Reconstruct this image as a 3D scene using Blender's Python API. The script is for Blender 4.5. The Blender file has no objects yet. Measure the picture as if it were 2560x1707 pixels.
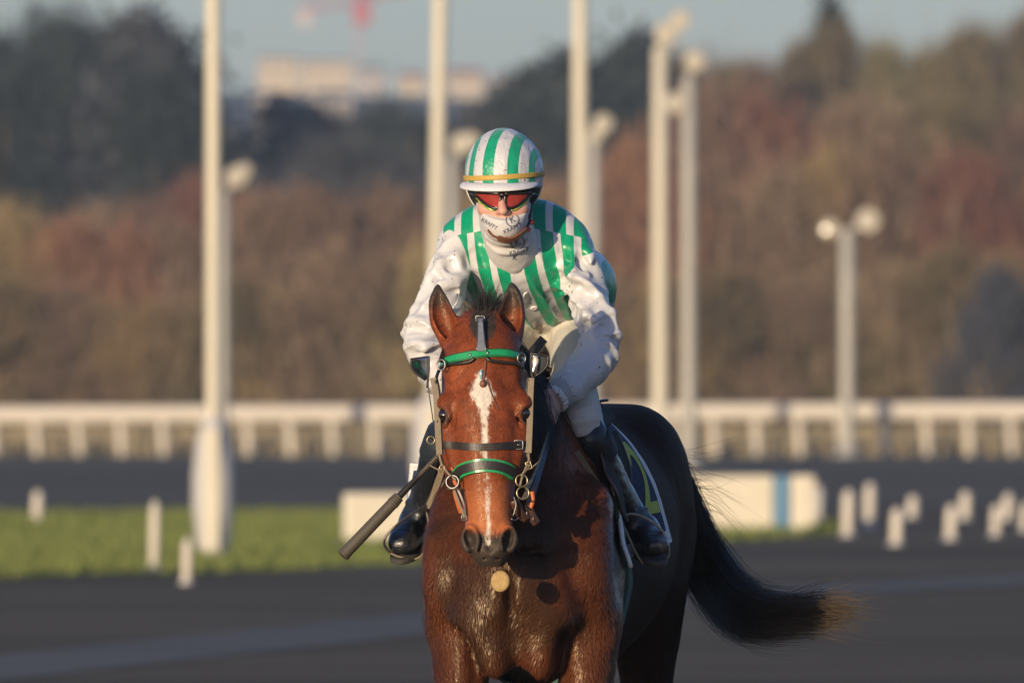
import bpy, bmesh, math, random
import numpy as np
from mathutils import Vector, Matrix
from mathutils.bvhtree import BVHTree
f4 = np.float32
SC = bpy.context.scene
COL = SC.collection
random.seed(7); RNG = np.random.default_rng(7)

# ------------------------------------------------------------------ camera
CAM_D, CAM_H, FPX = 28.0, 1.6, 28000.0
cam = bpy.data.cameras.new('camera'); camo = bpy.data.objects.new('camera', cam); COL.objects.link(camo)
camo.location = (0, -CAM_D, CAM_H)
camo.rotation_euler = (math.radians(90) + math.atan(116.5 / FPX), 0, 0)
cam.sensor_width = 36; cam.lens = FPX * 36 / 2560
cam.clip_start = 0.5; cam.clip_end = 20000
cam.dof.use_dof = True; cam.dof.focus_distance = 28.12; cam.dof.aperture_fstop = 7.4
SC.camera = camo
# ------------------------------------------------------------------ light
SUN_AZ, SUN_EL = math.radians(27), math.radians(7.5)      # sun stands behind the camera, to its left
w = bpy.data.worlds.new('World'); SC.world = w; w.use_nodes = True
wn = w.node_tree; bg = wn.nodes['Background']
sky = wn.nodes.new('ShaderNodeTexSky'); sky.sky_type = 'NISHITA'; sky.sun_disc = False
sky.sun_elevation = SUN_EL; sky.sun_rotation = math.radians(180) + SUN_AZ
sky.air_density = 1.0; sky.dust_density = 1.0; sky.ozone_density = 3.4
hs_ = wn.nodes.new('ShaderNodeHueSaturation'); hs_.inputs['Saturation'].default_value = 1.0; hs_.inputs['Value'].default_value = 1.08
wn.links.new(sky.outputs[0], hs_.inputs['Color']); wm = wn.nodes.new('ShaderNodeMix'); wm.data_type = 'RGBA'; wm.blend_type = 'MULTIPLY'; wm.inputs[0].default_value = 1; wm.inputs[7].default_value = (1.10, 1.0, 1.20, 1)
wn.links.new(hs_.outputs[0], wm.inputs[6]); wn.links.new(wm.outputs[2], bg.inputs[0]); bg.inputs[1].default_value = 0.15
sun = bpy.data.lights.new('sun', 'SUN'); suno = bpy.data.objects.new('sun', sun); COL.objects.link(suno)
sun.energy = 5.0; sun.angle = math.radians(0.5); sun.color = (1.0, 0.81, 0.56)
sdir = Vector((math.sin(SUN_AZ) * math.cos(SUN_EL), math.cos(SUN_AZ) * math.cos(SUN_EL), -math.sin(SUN_EL)))
suno.rotation_euler = sdir.to_track_quat('-Z', 'Y').to_euler(); suno.location = (-20, -40, 15)
SC.view_settings.view_transform = 'Standard'; SC.view_settings.look = 'None'
SC.view_settings.exposure = 0.18; SC.view_settings.gamma = 1.0; SC.view_settings.use_curve_mapping = False
SC.cycles.use_denoising = True
SC.cycles.max_bounces = 6; SC.cycles.diffuse_bounces = 3; SC.cycles.glossy_bounces = 3
SC.cycles.transmission_bounces = 4; SC.cycles.transparent_max_bounces = 6; SC.cycles.volume_bounces = 0
SC.cycles.sample_clamp_indirect = 4.0

def P(px, py, Y):
    """a point of the place, Y metres behind the horse's brow, from a bearing in the photograph"""
    s = (CAM_D + Y) / FPX
    return np.array([(px - 1280) * s, Y, CAM_H + (970 - py) * s])

# ------------------------------------------------------------------ helpers: objects
def tag(o, label=None, cat=None, group=None, kind=None):
    if label: o['label'] = label
    if cat: o['category'] = cat
    if group: o['group'] = group
    if kind: o['kind'] = kind
    return o
def empty(name, loc=(0, 0, 0), parent=None):
    o = bpy.data.objects.new(name, None); COL.objects.link(o); o.location = loc; o.empty_display_size = .1
    if parent: put(o, parent)
    return o
def put(o, parent):
    o.parent = parent
    bpy.context.view_layer.update() if False else None
    M = Matrix.Translation(wloc(parent)); o.matrix_parent_inverse = M.inverted()
def wloc(o):
    v = Vector(o.location)
    return v
def obj(name, me, mat=None, parent=None):
    o = bpy.data.objects.new(name, me); COL.objects.link(o)
    if mat is not None and not me.materials: me.materials.append(mat)
    if parent is not None: put(o, parent)
    return o
def mesh_np(name, V, F, smooth=True, attrs=None):
    """V (n,3); F (m,3) or (m,4) or a list of such arrays"""
    me = bpy.data.meshes.new(name)
    V = np.asarray(V, f4)
    Fs = F if isinstance(F, list) else [F]
    Fs = [np.asarray(f, np.int32) for f in Fs if len(f)]
    idx = np.concatenate([f.ravel() for f in Fs]); tot = np.concatenate([np.full(len(f), f.shape[1], np.int32) for f in Fs])
    st = np.concatenate([[0], np.cumsum(tot)[:-1]]).astype(np.int32)
    me.vertices.add(len(V)); me.vertices.foreach_set('co', V.ravel())
    me.loops.add(len(idx)); me.loops.foreach_set('vertex_index', idx)
    me.polygons.add(len(tot)); me.polygons.foreach_set('loop_start', st)
    me.polygons.foreach_set('use_smooth', np.full(len(tot), smooth))
    me.update(calc_edges=True); me.validate(clean_customdata=False)
    for k, a in (attrs or {}).items():
        at = me.attributes.new(k, 'FLOAT', 'POINT'); at.data.foreach_set('value', np.asarray(a, f4))
    return me
def join_np(parts):
    V, F, n = [], [], 0
    for v, f in parts:
        V.append(np.asarray(v, f4)); F.append(np.asarray(f, np.int32) + n); n += len(v)
    tri = [f for f in F if f.shape[1] == 3]; quad = [f for f in F if f.shape[1] == 4]
    out = []
    if tri: out.append(np.concatenate(tri))
    if quad: out.append(np.concatenate(quad))
    return np.concatenate(V), out
def catmull(pts, n):
    p = np.asarray(pts, float); m = len(p)
    if m == 2:
        t = np.linspace(0, 1, n)[:, None]; return p[0] * (1 - t) + p[1] * t
    q = np.vstack([2 * p[0] - p[1], p, 2 * p[-1] - p[-2]])
    T = np.linspace(0, m - 1 - 1e-9, n); i = T.astype(int); t = (T - i)[:, None]
    a, b, c, d = q[i], q[i + 1], q[i + 2], q[i + 3]
    return .5 * (2 * b + (c - a) * t + (2 * a - 5 * b + 4 * c - d) * t ** 2 + (3 * b - a - 3 * c + d) * t ** 3)
def unit(v): 
    v = np.asarray(v, float); return v / (np.linalg.norm(v, axis=-1, keepdims=True) + 1e-12)
def frames(C, up):
    T = unit(np.gradient(C, axis=0)); up = np.broadcast_to(np.asarray(up, float), C.shape)
    U = unit(np.cross(up, T)); W = np.cross(T, U)
    return T, U, W
def tube(pts, r, seg=8, n=None, up=(0, 0, 1), flat=None, cap=True, closed=False):
    """a tube along a curve; flat=(ru,rw) per point gives an elliptical or strap-like section"""
    C = catmull(pts, n) if n else np.asarray(pts, float)
    m = len(C)
    if closed: 
        T = unit(np.roll(C, -1, 0) - np.roll(C, 1, 0)); u0 = np.broadcast_to(np.asarray(up, float), C.shape)
        U = unit(np.cross(u0, T)); W = np.cross(T, U)
    else: T, U, W = frames(C, up)
    if flat is not None:
        ru = np.broadcast_to(np.asarray(flat[0], float), (m,)); rw = np.broadcast_to(np.asarray(flat[1], float), (m,))
    else:
        r = np.asarray(r, float)
        if r.ndim and len(r) != m: r = np.interp(np.linspace(0, 1, m), np.linspace(0, 1, len(r)), r)
        ru = rw = np.broadcast_to(r, (m,))
    a = np.arange(seg) * 2 * math.pi / seg + (math.pi / seg)
    if flat is not None and seg == 4: ca, sa = np.sign(np.cos(a)), np.sign(np.sin(a))
    else: ca, sa = np.cos(a), np.sin(a)
    V = C[:, None] + U[:, None] * (ca[None, :, None] * ru[:, None, None]) + W[:, None] * (sa[None, :, None] * rw[:, None, None])
    V = V.reshape(-1, 3)
    i = np.arange(m if closed else m - 1)[:, None]; j = np.arange(seg)[None]
    i2 = (i + 1) % m
    F = np.stack([i * seg + j, i * seg + (j + 1) % seg, i2 * seg + (j + 1) % seg, i2 * seg + j], -1).reshape(-1, 4)
    if cap and not closed:
        c0, c1 = len(V), len(V) + 1; V = np.vstack([V, C[:1], C[-1:]])
        jj = np.arange(seg)
        capf = np.concatenate([np.stack([np.full(seg, c0), (jj + 1) % seg, jj, np.full(seg, c0)], -1),
                               np.stack([np.full(seg, c1), (m - 1) * seg + jj, (m - 1) * seg + (jj + 1) % seg, np.full(seg, c1)], -1)])
        V2, F2 = V, F
        return V2, np.concatenate([F2, capf])[:, :4]
    return V, F
def fix(F):
    """quads with a repeated last corner become triangles"""
    d = F[:, 3] == F[:, 0]
    return [x for x in (F[~d], F[d][:, :3]) if len(x)]
def tube_obj(name, pts, r, mat, parent, smooth=True, **k):
    V, F = tube(pts, r, **k); return obj(name, mesh_np(name, V, fix(F), smooth), mat, parent)
def box_vf(c, s, R=None):
    v = np.array([[x, y, z] for x in (-1, 1) for y in (-1, 1) for z in (-1, 1)], float) * np.asarray(s, float) / 2
    if R is not None: v = v @ np.asarray(R).T
    return v + np.asarray(c, float), np.array([[0, 1, 3, 2], [4, 6, 7, 5], [0, 4, 5, 1], [2, 3, 7, 6], [0, 2, 6, 4], [1, 5, 7, 3]])
def bevel_obj(o, wdt, seg=2):
    m = o.modifiers.new('bevel', 'BEVEL'); m.width = wdt; m.segments = seg; m.limit_method = 'ANGLE'
    return o
def box_obj(name, c, s, mat, parent, R=None, bev=0):
    V, F = box_vf(c, s, R); o = obj(name, mesh_np(name, V, F, False), mat, parent)
    if bev: bevel_obj(o, bev)
    return o
def lathe(prof, seg=24, c=(0, 0, 0), R=None):
    p = np.asarray(prof, float); a = np.arange(seg) * 2 * math.pi / seg
    V = np.stack([p[:, None, 0] * np.cos(a), p[:, None, 0] * np.sin(a), np.repeat(p[:, 1:2], seg, 1)], -1).reshape(-1, 3)
    if R is not None: V = V @ np.asarray(R).T
    i = np.arange(len(p) - 1)[:, None]; j = np.arange(seg)[None]
    F = np.stack([i * seg + j, i * seg + (j + 1) % seg, (i + 1) * seg + (j + 1) % seg, (i + 1) * seg + j], -1).reshape(-1, 4)
    return V + np.asarray(c, float), F
def strands(paths, r0, r1, seg=3):
    """many hairs at once: paths (N,K,3)"""
    Pp = np.asarray(paths, f4); N, K, _ = Pp.shape
    T = np.gradient(Pp, axis=1); T /= np.linalg.norm(T, axis=-1, keepdims=True) + 1e-9
    ref = unit(RNG.normal(size=(N, 1, 3))).astype(f4)
    U = np.cross(np.broadcast_to(ref, T.shape), T); U /= np.linalg.norm(U, axis=-1, keepdims=True) + 1e-9
    W = np.cross(T, U)
    rr = (np.asarray(r0).reshape(-1, 1) * (1 - np.linspace(0, 1, K) ** 2)[None] + np.asarray(r1).reshape(-1, 1) * (np.linspace(0, 1, K) ** 2)[None]).astype(f4)
    rr = np.broadcast_to(rr, (N, K))
    a = np.arange(seg) * 2 * math.pi / seg
    V = Pp[:, :, None] + (U[:, :, None] * np.cos(a)[None, None, :, None] + W[:, :, None] * np.sin(a)[None, None, :, None]) * rr[:, :, None, None]
    n = np.arange(N)[:, None, None] * K * seg; i = np.arange(K - 1)[None, :, None]; j = np.arange(seg)[None, None]
    F = np.stack([n + i * seg + j, n + i * seg + (j + 1) % seg, n + (i + 1) * seg + (j + 1) % seg, n + (i + 1) * seg + j], -1).reshape(-1, 4)
    return V.reshape(-1, 3), F

# ------------------------------------------------------------------ helpers: materials
class NT:
    def __init__(s, name):
        s.m = bpy.data.materials.new(name); s.m.use_nodes = True; s.t = s.m.node_tree
        s.b = s.t.nodes['Principled BSDF']
    def n(s, typ, props=None, **inp):
        x = s.t.nodes.new('ShaderNode' + typ)
        for k, v in (props or {}).items(): setattr(x, k, v)
        for k, v in inp.items(): s.set(x, k.replace('_', ' ') if not k.startswith('i') or not k[1:].isdigit() else int(k[1:]), v)
        return x
    def set(s, x, k, v):
        i = x.inputs[k]
        if isinstance(v, bpy.types.NodeSocket): s.t.links.new(v, i)
        elif isinstance(v, bpy.types.Node): s.t.links.new(v.outputs[0], i)
        else:
            if isinstance(v, (tuple, list)) and len(v) == 3 and i.type == 'RGBA': v = (*v, 1)
            i.default_value = v
    def p(s, **k):
        for a, v in k.items(): s.set(s.b, a.replace('_', ' '), v)
        return s
    def attr(s, name): return s.n('Attribute', {'attribute_name': name}).outputs['Fac']
    def math(s, op, a, b=0.0, c=None, clamp=False):
        x = s.n('Math', {'operation': op, 'use_clamp': clamp}, i0=a, i1=b)
        if c is not None: s.set(x, 2, c)
        return x.outputs[0]
    def mix(s, f, a, b, mode='MIX'):
        x = s.n('Mix', {'data_type': 'RGBA', 'blend_type': mode}); s.set(x, 0, f); s.set(x, 6, a); s.set(x, 7, b); return x.outputs[2]
    def step(s, v, e0, e1):
        x = s.n('MapRange', {'interpolation_type': 'SMOOTHSTEP'}, Value=v); s.set(x, 1, e0); s.set(x, 2, e1); return x.outputs[0]
    def co(s, which='Object'): return s.n('TexCoord').outputs[which]
    def map(s, scale=(1, 1, 1), which='Object', rot=(0, 0, 0)):
        x = s.n('Mapping', Vector=s.co(which)); x.inputs['Scale'].default_value = scale; x.inputs['Rotation'].default_value = rot; return x.outputs[0]
    def noise(s, scale, detail=3, rough=.5, vec=None, dist=0):
        x = s.n('TexNoise', Scale=scale, Detail=detail, Roughness=rough, Distortion=dist)
        if vec is None: vec = s.co()
        s.set(x, 'Vector', vec)
        return x.outputs['Fac']
    def vor(s, scale, vec=None, feature='F1', rnd=1.0):
        x = s.n('TexVoronoi', {'feature': feature}, Scale=scale, Randomness=rnd)
        s.set(x, 'Vector', vec if vec is not None else s.co()); return x.outputs['Distance']
    def bump(s, h, strength=.5, dist=.01, normal=None):
        x = s.n('Bump', Height=h, Strength=strength, Distance=dist)
        if normal is not None: s.set(x, 'Normal', normal)
        s.set(s.b, 'Normal', x.outputs[0]); return x.outputs[0]
def simple(name, col, rough=.6, metal=0, nscale=20, var=.25, bump=0.2, spec=.5, bdist=.003, coat=0):
    t = NT(name); f = t.noise(nscale, 4, .6)
    c2 = tuple(max(0, c * (1 - var)) for c in col); c1 = tuple(min(1, c * (1 + var)) for c in col)
    t.p(Base_Color=t.mix(f, c2, c1), Roughness=t.math('ADD', rough - .08, t.math('MULTIPLY', f, .16)), Metallic=metal, Specular_IOR_Level=spec, Coat_Weight=coat)
    if bump: t.bump(t.noise(nscale * 3, 3, .6), bump, bdist)
    return t.m
# ================================================================== the place
def hill_h(x, d):
    """height of the wooded rise beyond the far rail, d metres from the camera"""
    t = np.clip((np.asarray(d, float) - 300) / 190, 0, 1); t = t * t * (3 - 2 * t)
    r = 1 / (1 + np.exp(-(np.asarray(x, float) - 1) / 6))
    return t * (3.0 + 4.5 * r)
def sheet(name, poly, z, mat, kind='structure'):
    V = np.array([[x, y, z] for x, y in poly], float)
    me = bpy.data.meshes.new(name); me.from_pydata([tuple(v) for v in V], [], [list(range(len(V)))]); me.update()
    o = obj(name, me, mat); o['kind'] = kind; return o
def ground_mat(name, cols, scale, rough=.9, bs=.6, bd=.05, streak=(1, 1, 1), spec=.25):
    t = NT(name); v = t.map(streak)
    a = t.noise(scale, 5, .65, v, 1.0); b = t.noise(scale * 9, 4, .65, v); c = t.noise(scale * .13, 2, .5, v)
    col = t.mix(t.step(a, .35, .65), cols[0], cols[1]); col = t.mix(t.math('MULTIPLY', t.step(c, .4, .65), .7), col, cols[2])
    col = t.mix(t.math('MULTIPLY', t.step(b, .5, .7), .35), col, cols[2])
    t.p(Base_Color=col, Roughness=rough, Specular_IOR_Level=spec); t.bump(t.math('ADD', b, t.math('MULTIPLY', a, 2)), bs, bd)
    return t.m
M_turf = ground_mat('dry_turf', [(.10, .085, .04), (.14, .11, .055), (.08, .085, .03)], .6)
M_sand = ground_mat('dark_fibre_sand', [(.115, .086, .052), (.165, .126, .078), (.082, .062, .038)], .45, .95, .5, .03, (.35, 1, 1), .08)
M_sand2 = ground_mat('far_dark_sand', [(.118, .094, .064), (.145, .116, .078), (.10, .08, .055)], .3, .95, .4, .03, (.3, 1, 1), .08)
M_wet = ground_mat('damp_sand', [(.125, .098, .066), (.165, .13, .088), (.105, .083, .057)], .6, .75, .5, .02, (.3, 1, 1), .2)
M_grass = ground_mat('mown_grass', [(.13, .155, .04), (.19, .21, .06), (.09, .115, .03)], .5, .9, .8, .08, (.6, 1, 1), .15)

sheet('ground', [(-1500, -400), (1500, -400), (1500, 274), (-1500, 274)], 0, M_turf)
g0 = (-CAM_D)
sheet('race_track', [(-300, -60), (300, -60), (300, 231), (-300, 237)], .006, M_sand)
sheet('far_track', [(-300, 112), (300, 118), (300, 231), (-300, 237)], .012, M_sand2)
gp = lambda px, py: tuple(P(px, py, 44800 / (py - 970) - 28)[:2])
sheet('damp_strip', [gp(-800, 1745), gp(0, 1640), gp(1045, 1533), gp(1900, 1470), gp(3400, 1395), gp(3400, 1420), gp(1900, 1500), gp(1045, 1592), gp(0, 1705), gp(-800, 1830)], .012, M_wet)
# grass island: a mesh of blades on a turf sheet
isl = [gp(-900, 1275), gp(0, 1287), gp(900, 1284), gp(1500, 1288), gp(1900, 1300), gp(2085, 1315), gp(2120, 1322), gp(2060, 1338), gp(1900, 1350), gp(1500, 1372), gp(1000, 1415), gp(500, 1432), gp(0, 1452), gp(-900, 1490)]
_i = catmull(np.column_stack([np.array(isl + isl[:1]), np.zeros(len(isl) + 1)]), 220)[:-1, :2]; _i[:, 1] += .9 * np.sin(_i[:, 0] * 2.1) * np.sin(_i[:, 0] * .83 + 1) + RNG.normal(0, .25, len(_i)); isl = [tuple(q) for q in _i]
sheet('grass_island', isl, .016, M_grass)
def in_poly(x, y, poly):
    c = np.zeros(x.shape, bool); n = len(poly)
    for i in range(n):
        (x1, y1), (x2, y2) = poly[i], poly[(i + 1) % n]
        m = ((y1 > y) != (y2 > y)) & (x < (x2 - x1) * (y - y1) / (y2 - y1 + 1e-9) + x1); c ^= m
    return c
N = 60000
gx = RNG.uniform(-10, 5, N); gy = RNG.uniform(62, 122, N); k = in_poly(gx, gy, isl); gx, gy = gx[k], gy[k]; n = len(gx)
hh = RNG.uniform(.04, .13, n); a = RNG.uniform(0, 6.28, n); dx, dy = np.cos(a) * .02, np.sin(a) * .02
b0 = np.stack([gx - dx, gy - dy, np.full(n, .014)], -1); b1 = np.stack([gx + dx, gy + dy, np.full(n, .014)], -1)
b2 = np.stack([gx + RNG.normal(0, .03, n), gy + RNG.normal(0, .03, n), .014 + hh], -1)
tuft = obj('grass', mesh_np('grass', np.stack([b0, b1, b2], 1).reshape(-1, 3), np.arange(3 * n).reshape(-1, 3), False), simple('grass_blades', (.145, .17, .045), .8, nscale=.45, var=.75, bump=0, spec=.2))
tag(tuft, 'short green grass of the island inside the track', 'grass', kind='stuff')

n = 26000; gx = RNG.uniform(-26, 26, n); gy = RNG.uniform(238, 268, n); hh = RNG.uniform(.2, .75, n); a = RNG.uniform(0, 6.28, n); dx, dy = np.cos(a) * .05, np.sin(a) * .05
V = np.stack([np.stack([gx - dx, gy - dy, 0 * gx], -1), np.stack([gx + dx, gy + dy, 0 * gx], -1), np.stack([gx + RNG.normal(0, .08, n), gy + RNG.normal(0, .08, n), hh], -1)], 1).reshape(-1, 3)
vg = obj('rough_grass', mesh_np('rough_grass', V, np.arange(3 * n).reshape(-1, 3), False), simple('dry_grass_blades', (.34, .27, .16), .9, nscale=.4, var=.3, bump=0, spec=.1)); tag(vg, 'dry khaki grass verge behind the far rail', 'grass', kind='stuff')

# the wooded rise and the far hill
gxs, gds = np.linspace(-130, 130, 80), np.linspace(300, 620, 60)
X, D = np.meshgrid(gxs, gds); Z = hill_h(X, D) - .004; V = np.stack([X, D - 28, Z], -1).reshape(-1, 3)
def gridF(nr, nc):
    i = np.arange(nr - 1)[:, None]; j = np.arange(nc - 1)[None]; return np.stack([i * nc + j, i * nc + j + 1, (i + 1) * nc + j + 1, (i + 1) * nc + j], -1).reshape(-1, 4)
M_hill = ground_mat('leaf_litter', [(.10, .065, .04), (.13, .085, .05), (.07, .055, .035)], .4)
o = obj('wooded_rise', mesh_np('wooded_rise', V, gridF(60, 80)), M_hill); o['kind'] = 'structure'
X, D = np.meshgrid(np.linspace(-900, 900, 70), np.linspace(620, 2600, 50))
def far_h(x, d): return 7.0 * np.clip((700 - d) / 80, 0, 1) * 0 + 37.0 * (lambda t: t * t * (3 - 2 * t))(np.clip((np.asarray(d, float) - 640) / 860, 0, 1)) * (1 - .05 * np.sin(np.asarray(x, float) / 60)) 
V = np.stack([X, D - 28, far_h(X, D) + 2.0 - 4 * (D < 630)], -1).reshape(-1, 3)
M_farhill = ground_mat('far_wooded_hill', [(.05, .05, .05), (.065, .062, .055), (.045, .047, .045)], .03)
o = obj('far_hill', mesh_np('far_hill', V, gridF(50, 70)), M_farhill); o['kind'] = 'structure'

# ------------------------------------------------------------------ trees
def twig_mat(name, c1, c2):
    t = NT(name); r = t.n('ObjectInfo').outputs['Random']
    g = t.noise(.9, 3, .6); col = t.mix(t.step(g, .35, .65), c1, c2)
    hs = t.n('HueSaturation', Color=col); t.set(hs, 'Value', t.math('ADD', .75, t.math('MULTIPLY', r, .5))); t.set(hs, 'Hue', t.math('ADD', .485, t.math('MULTIPLY', r, .03)))
    t.p(Base_Color=hs.outputs[0], Roughness=.9, Specular_IOR_Level=.15); return t.m
M_tw = {'brown': twig_mat('twigs_brown', (.17, .112, .072), (.24, .158, .10)), 'rust': twig_mat('twigs_rust', (.22, .112, .066), (.29, .15, .088)),
        'ochre': twig_mat('twigs_ochre', (.23, .16, .075), (.31, .22, .10)), 'olive': twig_mat('twigs_olive', (.14, .108, .054), (.19, .148, .07)),
        'dark': twig_mat('foliage_dark', (.030, .038, .036), (.048, .055, .052)), 'slate': twig_mat('twigs_slate', (.052, .055, .064), (.08, .08, .088))}  # darkest crown colour, used along the back row
M_bark = simple('bark', (.32, .235, .145), .9, nscale=3, var=.4, bump=.5, bdist=.05)
def tree_meshes(seed, spread, low, nclump, kind='bare'):
    """unit tree (height 1): trunk with limbs, and a crown of many leaf-sized faces in uneven clumps"""
    g = np.random.default_rng(seed); parts = []
    lean = g.normal(0, .03, 2); top = np.array([lean[0], lean[1], .92])
    parts.append(tube([(0, 0, -.04), (lean[0] * .4, lean[1] * .4, .35), (lean[0] * .8, lean[1] * .8, .65), top], [.024, .017, .010, .004], 6, 9, (1, 0, 0)))
    for k in range(3 if kind == 'bare' else 0):
        an = g.uniform(0, 6.28); r_ = spread * g.uniform(.3, .8); parts.append(tube([(0, 0, .02 + .05 * k), (math.cos(an) * r_ * .35, math.sin(an) * r_ * .35, .3), (math.cos(an) * r_ * .75, math.sin(an) * r_ * .75, .6), (math.cos(an) * r_, math.sin(an) * r_, g.uniform(.75, .95))], [.018, .013, .008, .003], 5, 8, (1, 0, 0)))
    cl = []
    for k in range(nclump):
        z0 = g.uniform(low * .7, .7); an = g.uniform(0, 6.283); t = g.uniform(0, 1) ** .6
        zc = low + (1 - low) * g.uniform(.05, 1) ** .85
        prof = math.sin(math.pi * min(1, (zc - low + .06) / (1.06 - low)) ** .8)
        r = spread * prof * (.35 + .65 * t) * g.uniform(.75, 1.1)
        c = np.array([math.cos(an) * r + lean[0], math.sin(an) * r + lean[1], zc]); cl.append(c)
        if k % 3 == 0:
            b = np.array([lean[0] * z0, lean[1] * z0, z0]); mid = b * .45 + c * .55 + np.array([0, 0, .03])
            parts.append(tube([b, mid, c], [.009, .005, .0015], 4, 5, (.3, 1, .1)))
    cl = np.array(cl)
    m = 110 if kind == 'bare' else 130
    pc = (cl[:, None] + g.normal(0, 1, (nclump, m, 3)) * np.array([.065, .065, .055]) * g.uniform(.6, 1.3, (nclump, 1, 1))).reshape(-1, 3)
    n = len(pc); u = unit(g.normal(0, 1, (n, 3)) * (.55 if kind == 'bare' else 1) + np.array([0, 0, 1.0 if kind == 'bare' else -.1])); v = unit(np.cross(u, g.normal(0, 1, (n, 3))))
    L = g.uniform(.03, .09, (n, 1)) if kind == 'bare' else g.uniform(.018, .045, (n, 1)); Wd = g.uniform(.0018, .0038, (n, 1)) if kind == 'bare' else g.uniform(.009, .018, (n, 1))
    q = np.stack([pc - u * L - v * Wd * .5, pc - u * L * .2 + v * Wd, pc + u * L, pc + u * L * .1 - v * Wd], 1).reshape(-1, 3)
    tv, tf = join_np([(a, b_) for a, f in parts for b_ in fix(f)] if False else [(a, f[:, :4]) for a, f in parts])
    tf = fix(tf[0])
    return mesh_np('trunk', tv, tf), (q, np.arange(4 * n).reshape(-1, 4))
TREES = []
for s, (sp, lo, nc, kd) in enumerate([(.34, .22, 70, 'bare'), (.42, .10, 80, 'bare'), (.28, .25, 60, 'bare'), (.5, .02, 90, 'bare'), (.22, .12, 80, 'full'), (.30, .18, 80, 'full')]):
    tr, (cv, cf) = tree_meshes(100 + s, sp, lo, nc, kd); TREES.append((tr, cv, cf, {}))
ORD = 'first second third fourth fifth sixth seventh eighth ninth tenth eleventh twelfth thirteenth fourteenth fifteenth sixteenth seventeenth eighteenth nineteenth twentieth'.split()
CNT = {}
def plant_tree(px, ytop, d, var, mat, label, group, name='bare_tree', wide=1.0):
    if group:
        if px < -40 or px > 2600:
            label += ', at the very left edge' if px < 0 else ', at the very right edge'; k = CNT[label] = CNT.get(label, -1) + 1
            if k: label = label.replace(', at', ', ' + ORD[k] + ' at')
        else:
            k = CNT[label] = CNT.get(label, -1) + 1; label += ', ' + ORD[min(k, 19)] + ' from left'
    Y = d - 28; top = P(px, ytop, Y); zb = float(hill_h(top[0], d)); h = max(1.5, top[2] - zb)
    tr, cv, cf, cache = TREES[var]
    if mat not in cache:
        me = mesh_np('crown', cv, cf, False); me.materials.append(M_tw[mat]); cache[mat] = me
    r = empty(name, (top[0], Y, zb)); r.scale = (h * wide, h * wide, h); r.rotation_euler = (0, 0, random.uniform(0, 6.28))
    for nm, me, m in (('trunk', tr, M_bark), ('crown', cache[mat], None)):
        c = bpy.data.objects.new(nm, me); COL.objects.link(c); c.parent = r
        if m and not me.materials: me.materials.append(m)
    tag(r, label, 'tree', group); return r
R_ = random.Random(11)
def skyline(x):
    xs = [-200, 0, 80, 150, 200, 260, 350, 420, 470, 560, 700, 1000, 1250, 1400, 1500, 1580, 1620, 1750, 1850, 2000, 2080, 2180, 2300, 2400, 2480, 2560, 2800]
    ys = [150, 120, 90, 130, 165, 150, 110, 130, 200, 215, 225, 250, 250, 215, 160, 150, 180, 205, 190, 150, 105, 125, 165, 120, 80, 60, 60]
    return float(np.interp(x, xs, ys))
# back row on the rise
x = -150
while x < 2760:
    left = x < 1190
    yt = skyline(x) + R_.uniform(-12, 25)
    if 520 < x < 1290: yt = max(yt, 300) + R_.uniform(0, 60)
    if x < 520:
        for e in range(2):
            plant_tree(x + R_.uniform(-40, 40), yt + e * 130, 430 - e * 30, R_.choice([4, 5, 0]), R_.choice(['dark', 'dark', 'slate']), 'tall dark tree in the wood at the left', 'dark trees of the left wood', 'dark_tree', R_.uniform(.8, 1.1))
    elif x < 1290:
        plant_tree(x, yt, 440, R_.choice([0, 2, 5]), R_.choice(['slate', 'slate', 'dark']), 'slate grey tree on the slope below the distant houses', 'grey trees below the houses', 'grey_tree', 1.1)
    elif x < 1620:
        plant_tree(x, yt, 430, R_.choice([4, 5]), 'dark', 'dark evergreen in the clump behind the lamp masts', 'evergreens behind the masts', 'evergreen_tree', 1.1)
    else:
        plant_tree(x, yt, 455, R_.choice([0, 2, 1]), R_.choice(['olive', 'brown', 'olive']), 'olive brown tree along the crest of the right hillside', 'trees along the right crest', 'bare_tree', R_.uniform(.7, 1.1))
    x += R_.uniform(95, 150) if x < 1620 else R_.uniform(75, 130)
plant_tree(2085, 18, 462, 4, 'dark', 'dark pointed tree rising above the right crest', None, 'evergreen_tree', .38)
plant_tree(1578, 108, 440, 4, 'dark', 'dark conical evergreen rising above its clump behind the lamp masts', None, 'evergreen_tree', .7)
# middle rows
x = -150
while x < 2760:
    yt = np.interp(x, [0, 450, 560, 1000, 1400, 1700, 1800, 2100, 2560], [560, 560, 470, 430, 440, 400, 330, 300, 300]) + R_.uniform(-50, 60)
    mt = R_.choice(['brown', 'rust', 'brown']) if x < 1700 else R_.choice(['brown', 'olive', 'rust', 'brown'])
    if 450 < x < 1290 and R_.random() < .4: mt = 'slate'
    plant_tree(x, yt, 380, R_.choice([0, 1]), mt, 'leafless brown tree midway up the wooded rise', 'trees midway up the rise', 'bare_tree', 1.15)
    x += R_.uniform(120, 180)
x = -120
while x < 2760:
    yt = np.interp(x, [0, 450, 560, 1000, 1400, 1700, 1900, 2300, 2560], [590, 600, 560, 520, 520, 440, 470, 480, 430]) + R_.uniform(-60, 60)
    plant_tree(x, yt, 335, R_.choice([1, 3]), R_.choice(['brown', 'rust', 'ochre', 'brown']), 'rusty brown tree at the foot of the wooded rise', 'trees at the foot of the rise', 'bare_tree', 1.1)
    x += R_.uniform(130, 190)
x = -120
while x < 2760:
    yt = R_.uniform(640, 800)
    plant_tree(x, yt, 306, 3, R_.choice(['ochre', 'brown', 'olive', 'brown']), 'low bush just behind the far rail', 'bushes behind the far rail', 'bush', 1.3)
    x += R_.uniform(110, 170)
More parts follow.
